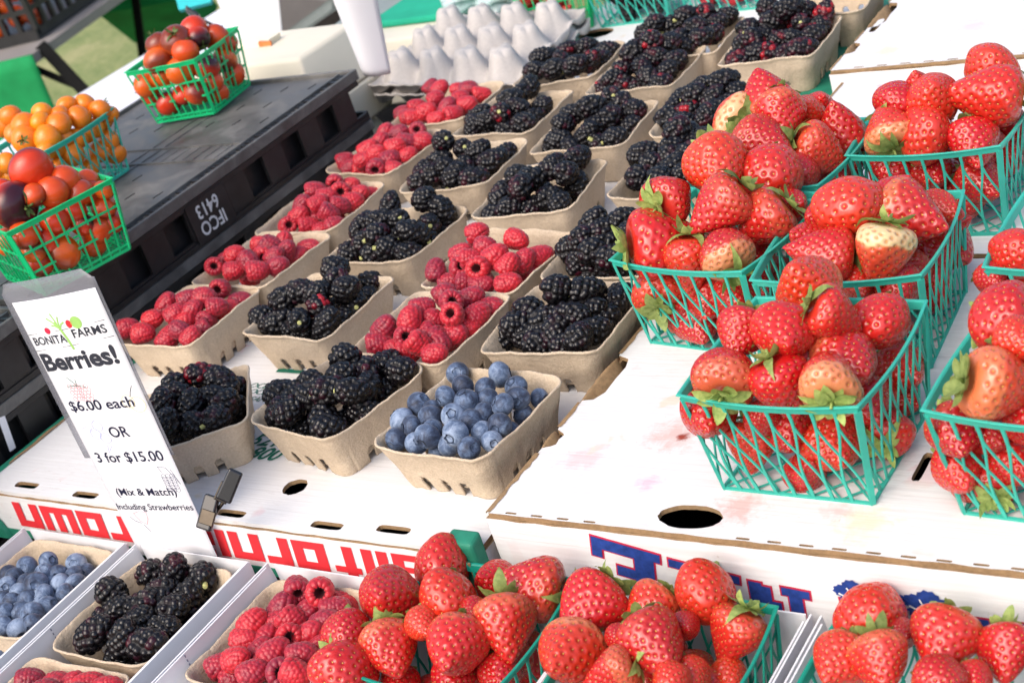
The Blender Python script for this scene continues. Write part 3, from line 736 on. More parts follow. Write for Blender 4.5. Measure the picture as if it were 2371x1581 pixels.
def blue_mesh(seed):
    r = random.Random(seed); nu, nv = 36, 40; th = np.linspace(.001, math.pi-.001, nu)[:, None]; ph = np.linspace(0, 2*math.pi, nv, endpoint=False)[None, :]
    R = .0088; sq = r.uniform(.80, .92)
    rad = R*(1+.02*np.sin(2*ph+r.random()*6)*np.sin(th))
    dip = np.exp(-(th/.30)**2)*.0020
    rimb = np.exp(-((th-.46)/.10)**2)*.0005
    rr = rad-dip+rimb
    P = np.stack([rr*np.sin(th)*np.cos(ph), rr*np.sin(th)*np.sin(ph), rr*np.cos(th)*sq], -1)
    return grid_mesh('blueberry', P, True, None, M['blue'])
def blue_crown(seed):
    r = random.Random(seed); n = 30; rows = []
    zt = .0088*.86
    for k, (q, z) in enumerate(((.0013, zt-.0019), (.0022, zt-.0014), (.0029, zt-.0003), (.0033, zt+.0000))):
        row = []
        for i in range(n):
            a = 2*math.pi*i/n; lobe = .5+.5*math.cos(5*a)
            kk = q*(1+(.16*lobe-.08)*(k/3)**2*1.6); row.append((kk*math.cos(a), kk*math.sin(a), z+(k == 3)*(.0005*lobe-.0004)))
        rows.append(row)
    return grid_mesh('crown', np.array(rows), True, None, M['bluecalyx'])
def straw_profile(kind):
    t = np.linspace(0, 1, 200)                         # 0 = shoulder centre (calyx), 1 = tip
    if kind == 0: w = np.sin(np.pi*t**.60)**.64*(1-.44*t)               # round heart
    elif kind == 1: w = np.sin(np.pi*t**.55)**.60*(1-.22*t)             # blunt
    elif kind == 2: w = np.sin(np.pi*t**.50)**.72*(1-.20*t**2)          # wedge
    else: w = np.sin(np.pi*t**.68)**.55                                 # globe
    return t, w/w.max()
def straw_mesh(seed, kind, n=150, nu=110, nv=128):
    r = random.Random(seed); t, w = straw_profile(kind)
    R = .0225; L = R*{0: 2.15, 1: 2.05, 2: 2.5, 3: 1.85}[kind]
    flat = r.uniform(.86, .98); sx = r.uniform(-.15, .15); ph0 = [r.uniform(0, 6.28) for _ in range(4)]
    cav = .0035
    def surf(tt, a):
        ww = np.interp(tt, t, w)*R
        lump = 1+.045*np.sin(2*a+ph0[0])*np.sin(np.pi*tt)+.03*np.sin(3*a+ph0[1]+3*tt)+.02*np.sin(5*a+ph0[2]+7*tt)*np.sin(np.pi*tt)
        z = L*(.5-tt)-cav*np.exp(-(ww/(R*.30))**2)*(tt < .5)
        return np.stack([ww*lump*np.cos(a)+sx*L*(tt-.5)**2*2*.3, ww*lump*np.sin(a)*flat, z+0*a], -1)
    tt = (.5-.5*np.cos(np.linspace(0.0, 1, nu)*math.pi))[:, None]; ph = np.linspace(0, 2*math.pi, nv, endpoint=False)[None, :]
    tt = np.clip(tt, 1e-4, 1-1e-4)
    P = surf(tt+0*ph, ph+0*tt); N = outward(P, normals(P))
    # seed places: even by area
    zz = np.linspace(.05, .985, 400); ww = np.interp(zz, t, w)*R; ds = np.sqrt(np.gradient(ww)**2+(L*np.gradient(zz))**2)
    cum = np.cumsum(ww*ds); cum /= cum[-1]; sp, sa = [], []
    for i in range(n):
        u = (i+.5)/n; tz = float(np.interp(u, cum, zz))
        sp.append(tz+r.uniform(-.008, .008)); sa.append(i*2.399963+r.uniform(-.07, .07))
    S = surf(np.array(sp), np.array(sa))
    flatP = P.reshape(-1, 3); best = np.full(len(flatP), 9.0)
    for c in S:
        d = np.linalg.norm(flatP-c, axis=1); best = np.minimum(best, d)
    best = best.reshape(P.shape[:2]); rp = .00180
    depth = .00105*np.exp(-(best/rp)**2)-.00018*np.exp(-((best-.0024)/.0009)**2)
    Q = P-N*depth[..., None]
    me = grid_mesh('strawberry', Q, True, {'axial': 1-tt+0*ph, 'pit': np.exp(-(best/(rp*1.0))**2)}, M['straw'])
    # seeds: small almonds lying in the pits
    m_ = MB()
    for q, (tz, a) in enumerate(zip(sp, sa)):
        p0 = Vector(S[q]); e = surf(np.array([tz+.01]), np.array([a]))[0]; f_ = surf(np.array([tz]), np.array([a+.05]))[0]
        ax = (Vector(e)-p0).normalized(); bx = (Vector(f_)-p0).normalized(); nn = bx.cross(ax).normalized()
        if nn.dot(p0) < 0: nn = -nn
        bx = ax.cross(nn)
        c = p0-nn*.00052; la, lb, lc = .00072, .00044, .00040
        m_.add([c+ax*la, c-ax*la, c+bx*lb+ax*.0002, c-bx*lb+ax*.0002, c+nn*lc, c+bx*lb*.7-ax*la*.5, c-bx*lb*.7-ax*la*.5, c+nn*lc*.8-ax*la*.45],
               [(0, 2, 4), (0, 4, 3), (4, 2, 5, 7), (3, 4, 7, 6), (7, 5, 1), (6, 7, 1)])
    sme = m_.mesh('seeds', [M['seed']]); sme.polygons.foreach_set('use_smooth', [True]*len(sme.polygons))
    return me, sme, L
def calyx_mesh(seed, prof, n=10, ln=.0200, mat='leaf', wd=.0082, name='calyx', lift=(.0, 1.0)):
    """a ring of sepals lying on the shoulder; prof = (radii, heights) of the fruit's shoulder"""
    r = random.Random(seed); m_ = MB(); pr, pz = prof
    zb = lambda x: float(np.interp(x, pr, pz))
    z0 = max(zb(0), zb(.003))+.0016; m_.v.append((0, 0, z0)); segs = 8
    for i in range(n):
        a = 2*math.pi*(i+r.uniform(-.28, .28))/n; l = ln*r.uniform(.6, 1.2); w_ = wd*r.uniform(.75, 1.2)
        k = r.uniform(*lift)**1.5*.95; tw = r.uniform(-.6, .6); bend = r.uniform(-.5, .5); base = len(m_.v); cup = r.uniform(.1, .5)
        side = 0
        for s in range(segs+1):
            t = s/segs; hw = w_*.5*(math.sin(math.pi*(.10+.90*t))**.75 if 0 < s < segs else (.18 if s == 0 else 0.0))
            x = .0012+l*t*(1-.45*k*t); follow = max(zb(x), zb(x*.6) if x < .006 else -1)+.0013
            zz = follow+k*l*t*t*.95+.0010*math.sin(t*5+i)*t; side = bend*l*.35*t*t
            for q in (-1, 0, 1):
                ly = side+q*hw; lz = zz+(cup*hw if q else 0)+tw*q*hw*.6*t
                m_.v.append((x*math.cos(a)-ly*math.sin(a), x*math.sin(a)+ly*math.cos(a), lz))
        for s in range(segs):
            for q in range(2):
                b = base+s*3+q; m_.f.append((b, b+1, b+4, b+3)); m_.m.append(0)
        m_.f += [(0, base, base+1), (0, base+1, base+2)]; m_.m += [0, 0]
    # short green stalk joined at the centre
    b = len(m_.v); sx = r.uniform(-.003, .003); 
    for h_, q in ((.0, .0016), (.003, .0011), (.0065, .0010)):
        m_.v += [(q*math.cos(t)+sx*h_/.006, q*math.sin(t), z0+h_-.0004) for t in np.linspace(0, 2*math.pi, 6, endpoint=False)]
    for g in range(2):
        for t in range(6): m_.f.append((b+g*6+t, b+g*6+(t+1) % 6, b+g*6+6+(t+1) % 6, b+g*6+6+t)); m_.m.append(0)
    m_.f += [tuple(b+12+t for t in range(6))]+[(0, b+(t+1) % 6, b+t) for t in range(6)]; m_.m += [0]*7
    me = m_.mesh(name, [M[mat]]); me.polygons.foreach_set('use_smooth', [True]*len(me.polygons)); return me
def tomato_mesh(seed):
    r = random.Random(seed); nu, nv = 40, 48; th = np.linspace(.001, math.pi-.001, nu)[:, None]; ph = np.linspace(0, 2*math.pi, nv, endpoint=False)[None, :]
    R = .02; a = r.random()*6
    rr = R*(1+.02*np.sin(3*ph+a)*np.sin(th))-.0030*np.exp(-(th/.28)**2)
    P = np.stack([rr*np.sin(th)*np.cos(ph), rr*np.sin(th)*np.sin(ph), rr*np.cos(th)*.88], -1)
    return grid_mesh('tomato', P, True, {'axial': (np.cos(th)+0*ph)*.5+.5}, M['tomato'])

BLACK = [black_mesh(11+i, L=l, R=q, n=n) for i, (l, q, n) in enumerate(((.0135, .0088, 60), (.0115, .0092, 54), (.0150, .0086, 64), (.0125, .0095, 62), (.0105, .0088, 48), (.0140, .0094, 66), (.0120, .0086, 52)))]
RASP = [rasp_mesh(40+i) for i in range(6)]
BLUE = [blue_mesh(60+i) for i in range(3)]; CROWN = [blue_crown(70+i) for i in range(2)]
STRAW = [straw_mesh(80+i, k, n) for i, (k, n) in enumerate(((0, 150), (1, 165), (2, 170), (3, 140), (0, 175), (1, 140), (3, 160), (2, 150)))]
KINDS_ = (0, 1, 2, 3, 0, 1, 3, 2)
def shoulder(i):
    t, w = straw_profile(KINDS_[i]); k = int(w.argmax()); r_ = w[:k+1]*.0225; z_ = STRAW[i][2]*(.5-t[:k+1]); r_ = np.append(r_, .03); z_ = np.append(z_, z_[-1]-.012); return r_, z_
CALYX = {i: [calyx_mesh(100+10*i+j, shoulder(i), 9+j) for j in range(4)] for i in range(len(STRAW))}
TOM = [tomato_mesh(140+i) for i in range(3)]; _tr = np.linspace(0, .02, 30); TPROF = (_tr, .88*np.sqrt(np.maximum(.02**2-_tr**2, 0))-.0028*np.exp(-(_tr/.0056)**2))
TCAL = [calyx_mesh(150+i, TPROF, 5, .012, 'tleaf', .0030) for i in range(3)]
core_b = MB(); core_b.tube([(0, 0, z) for z in (.0095, .0125, .0146, .0150)], lambda t: .0022*(1-.35*t**3), 8)
CORE = core_b.mesh('core', [M['core']])

PLACED = []     # every fruit: (object, kind, container, centre, radius)
def orient(tip, spin=0.0):
    """rotation that sends the local -Z (tip) to the direction tip given as (right, up, towards the camera)"""
    d = Vector(RIGHT)*tip[0]+Vector(UP)*tip[1]-Vector(FWD)*tip[2]; d.normalize()
    return (d.to_track_quat('-Z', 'Y')).to_matrix().to_4x4() @ Matrix.Rotation(spin, 4, 'Z')
def place(o, P, rot, s):
    o.matrix_world = Matrix.Translation(Vector(P)) @ rot @ Matrix.Diagonal((*((s, s, s) if isinstance(s, (int, float)) else s), 1))
class Heap:
    """the space fruit fills in a container: an inset box capped by a mound"""
    def __init__(s, cx, cy, z0, z1, half, ang, rise, low=-.004, name=''):
        s.c = (cx, cy); s.z0 = z0; s.z1 = z1; s.h = half; s.a = ang; s.rise = rise; s.low = low; s.name = name; s.items = []
    def loc(s, P):
        dx, dy = P[0]-s.c[0], P[1]-s.c[1]; c_, s_ = math.cos(-s.a), math.sin(-s.a); return dx*c_-dy*s_, dx*s_+dy*c_
    def top(s, x, y):
        q = max(abs(x), abs(y))/s.h; e = max(0, 1-(x*x+y*y)/(s.h*s.h*1.35)); return s.z1+s.low+s.rise*e
    def hit(s, px, py, r):
        v = ray(px, py); zt = (s.z1+s.rise+.04-CAMH)/v[2]; zb = (s.z0-.01-CAMH)/v[2]; best = None
        tp = getattr(s, 'taper', 0)
        for i in range(161):
            t = zt+(zb-zt)*i/160; P = EYE+v*t; x, y = s.loc(P); hh = s.h*(1-tp*min(1, max(0, (s.z1-P[2])/(s.z1-s.z0))))-r*(.86 if tp else .62)
            e = max(abs(x)-hh, abs(y)-hh, (P[2]-s.top(x, y))*.9, s.z0+r-P[2])
            if e <= 0: return P
            if best is None or e < best[0]: best = (e, P)
        return best[1]
def relax(items, k=.80):
    """items: list of [P, r]; overlapping ones sink along their own line of sight"""
    for it in range(6):
        moved = False
        for i in range(len(items)):
            for j in range(i):
                a, b = items[i], items[j]; d = np.linalg.norm(a[0]-b[0]); need = (a[1]+b[1])*k
                if d < need:
                    far = a if np.linalg.norm(a[0]-EYE) > np.linalg.norm(b[0]-EYE) else b
                    v = (far[0]-EYE); v /= np.linalg.norm(v); far[0] = far[0]+v*min(.004, (need-d)*.6); moved = True
        if not moved: break
def fruit(kind, mesh, P, rot, s, cont, color=(0, 0, 0, 1), parts=(), r=.012, hidden=False, note=''):
    o = bpy.data.objects.new(kind, mesh); C.objects.link(o); place(o, P, rot, s); o.color = color
    for nm, me, k in parts:
        c = bpy.data.objects.new(nm, me); C.objects.link(c); c.parent = o; c.color = color
        if k: c['kind'] = k
    PLACED.append([o, kind, cont, np.array(P), hidden, note]); return o
FRUIT_R = {'blackberry': .0125, 'raspberry': .0105, 'blueberry': .0088}
def small_fruit(kind, cont, pts, heap, redness=.0, fill=3, scale=1.0):
    items = []
    for p in pts:
        r = FRUIT_R[kind]*scale; items.append([heap.hit(p[0], p[1], r), r, p])
    relax(items, .86)
    zf = heap.z0+FRUIT_R[kind]*1.15
    for P, r, p in items:
        P[2] = max(P[2], heap.z0+r*.8)
        ang = p[2] if len(p) > 2 and not isinstance(p[2], str) else None; fl = p[-1] if isinstance(p[-1], str) else ''
        s = scale*rnd.uniform(.93, 1.08)
        if ang is None: ang = rnd.uniform(-60, 60)+(180 if rnd.random() < .5 else 0)
        a = math.radians(ang); dz = rnd.uniform(-.25, .65)
        if 'c' in fl: tip = (rnd.uniform(-.35, .35), rnd.uniform(-.2, .5), -1)
        elif kind == 'blueberry': tip = (rnd.uniform(-1, 1), rnd.uniform(-.6, .8), rnd.uniform(-.9, .3))
        else: tip = (math.cos(a), math.sin(a), dz)
        if kind == 'blackberry':
            me = rnd.choice(BLACK); red = rnd.choice((0, 0, .06, .12, .2))+redness+(.24 if 'r' in fl else 0)
            parts = [('core', CORE, None)] if ('c' in fl or rnd.random() < .25) else []
            fruit(kind, me, P, orient(tip, rnd.uniform(0, 6.28)), s*.97, cont, (red, 0, 0, 1), parts, note=('red-tinged' if red > .2 else 'dark'))
        elif kind == 'raspberry':
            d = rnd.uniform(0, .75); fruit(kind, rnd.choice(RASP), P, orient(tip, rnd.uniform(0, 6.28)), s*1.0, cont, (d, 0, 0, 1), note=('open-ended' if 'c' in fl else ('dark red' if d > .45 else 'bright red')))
        else:
            d = rnd.uniform(-.06, .15); fruit(kind, rnd.choice(BLUE), P, orient(tip, rnd.uniform(0, 6.28)), s*rnd.uniform(.92, 1.1), cont, (d+.0, 0, 0, 1), [('crown', rnd.choice(CROWN), None)], note=('dusty' if d > 0 else 'dark'))
    for i in range(fill):                                # fruit lower down, glimpsed through the gaps
        r = FRUIT_R[kind]; x = rnd.uniform(-1, 1)*(heap.h-r*1.7); y = rnd.uniform(-1, 1)*(heap.h-r*1.7); c_, s_ = math.cos(heap.a), math.sin(heap.a)
        if fill <= 4: x, y = [(-.4, -.35), (.42, .1), (-.1, .45), (.25, -.4)][i % 4]; x *= heap.h-r; y *= heap.h-r
        P = np.array([heap.c[0]+x*c_-y*s_, heap.c[1]+x*s_+y*c_, heap.z0+r*(1.1 if fill > 4 else 1.75)+.006])
        me = {'blackberry': BLACK, 'raspberry': RASP, 'blueberry': BLUE}[kind]
        fruit(kind, rnd.choice(me), P, orient((rnd.uniform(-1, 1), rnd.uniform(-1, 1), rnd.uniform(-1, 1))), 1.0, cont, (.3 if kind == 'raspberry' else 0, 0, 0, 1), hidden=True, note=(('near left', 'right', 'far side', 'near right')[i] if fill <= 4 else ''))

# ---------------------------------------------------------------- moulded pulp carton
def carton_mesh(seed, half=.060, hgt=.049, bot=.80):
    r = random.Random(seed); ns = 66; nz = 30; rc = .013
    # outline of a rounded square, sampled evenly
    def outline(u):                                       # u in 0..4
        k = int(u) % 4; f = u-int(u); a = math.pi/2*k
        s0 = half; L = 2*(s0-rc); arc = rc*math.pi/2; tot = L+arc; d = f*tot
        if d < L: x, y = -s0+rc+d, -s0
        else:
            q = (d-L)/rc; x, y = s0-rc+rc*math.sin(q), -s0+rc-rc*math.cos(q)
        return x*math.cos(a)-y*math.sin(a), x*math.sin(a)+y*math.cos(a), f, k
    U = np.arange(0, 4, 4/(ns*4)); P = np.zeros((nz+1, len(U), 3)); meta = []
    ph = [r.uniform(0, 6.28) for _ in range(6)]
    L = 2*(half-rc); tot = L+rc*math.pi/2
    for j, u in enumerate(U):
        x, y, f, k = outline(u); meta.append((f*tot-L/2, k))   # distance along the side from its middle
        wav = .0009*math.sin(3*u*1.57+ph[0])+.0007*math.sin(11*u+ph[1])+.0003*math.sin(29*u+ph[2])+r.uniform(-.00022, .00022)
        for i in range(nz+1):
            t = i/nz; sc = 1-(1-bot)*t; z = hgt*(1-t)
            flute = 1-.026*max(0, math.sin((f*tot)/.0195*math.pi*2*.5+k))**2*(t**.7)
            lip = .0018*math.exp(-(t/.05)**2)
            sx = x*sc*flute; sy = y*sc*flute; n = math.hypot(x, y)
            bulge = -.0016*math.sin(math.pi*t)*(1 if abs(f*tot-L/2) < L*.4 else 0)*0
            P[i, j] = (sx+x/n*lip, sy+y/n*lip, z+wav*math.exp(-t*4)*1.1+(-.0016*abs(math.sin((f*tot-L/2)/.021*math.pi))*0))
            P[i, j, 0] += .0004*math.sin(ph[3]+t*9+u*5); P[i, j, 1] += .0004*math.sin(ph[4]+t*8+u*7)
    # arched vents near the foot of every side
    n, m_, _ = P.shape; cell = tot/ns
    vents = [-.024, 0.0, .024]; dead = np.zeros((n-1, m_), bool)
    def inside(d, z, k):
        for v in vents:
            q = d-v; w_ = .0049
            top = .0165
            if abs(q) < w_ and z > -1 and z < top-w_+math.sqrt(max(0, w_*w_-q*q)): return True
        return False
    for i in range(n-1):
        for j in range(m_):
            zc = (P[i, j, 2]+P[i+1, j, 2])/2; d = meta[j][0]+cell/2
            if i >= n-1: continue
            if inside(d, zc, meta[j][1]) and zc > .0015: dead[i, j] = True
            elif inside(d, zc, meta[j][1]): dead[i, j] = True
    # scalloped foot: lift the bottom edge between the posts
    bm = bmesh.new(); V = [[bm.verts.new(P[i, j]) for j in range(m_)] for i in range(n)]
    for i in range(n-1):
        for j in range(m_):
            if dead[i, j]: continue
            jj = (j+1) % m_; bm.faces.new((V[i][j], V[i+1][j], V[i+1][jj], V[i][jj]))
    # floor, a little above the feet
    fl = []; zf = .006; s = half*bot*.985
    N = 8; G = [[bm.verts.new((-s+2*s*a/N+0, -s+2*s*b/N, zf+.0015*math.sin(a*1.3+ph[5])*math.sin(b*1.7))) for b in range(N+1)] for a in range(N+1)]
    for a in range(N):
        for b in range(N):
            if (a in (0, N-1)) and (b in (0, N-1)): continue
            bm.faces.new((G[a][b], G[a+1][b], G[a+1][b+1], G[a][b+1]))
    bmesh.ops.delete(bm, geom=[v for v in bm.verts if not v.link_faces], context='VERTS')
    me = bpy.data.meshes.new('pulp_carton'); bm.normal_update(); bm.to_mesh(me); bm.free()
    o = bpy.data.objects.new('tmp', me); C.objects.link(o)
    md = o.modifiers.new('s', 'SOLIDIFY'); md.thickness = .0020; md.offset = 1; md.use_rim = True
    bpy.context.view_layer.update()
    me2 = bpy.data.meshes.new_from_object(o.evaluated_get(bpy.context.evaluated_depsgraph_get())); bpy.data.objects.remove(o)
    me2.name = 'pulp_carton'; me2.materials.clear(); me2.materials.append(M['pulp'])
    me2.polygons.foreach_set('use_smooth', [True]*len(me2.polygons)); return me2
CARTON = [carton_mesh(200+i) for i in range(3)]
HC = .049
def carton(cx, cy, ang, z0, label, group='brown pulp berry cartons'):
    o = bpy.data.objects.new('pulp_carton', rnd.choice(CARTON)); C.objects.link(o)
    o.location = (cx, cy, z0+.0004); o.rotation_euler = (0, 0, math.radians(ang)+rnd.choice((0, 1, 2, 3))*math.pi/2)
    tag(o, label, 'berry carton', group); return o

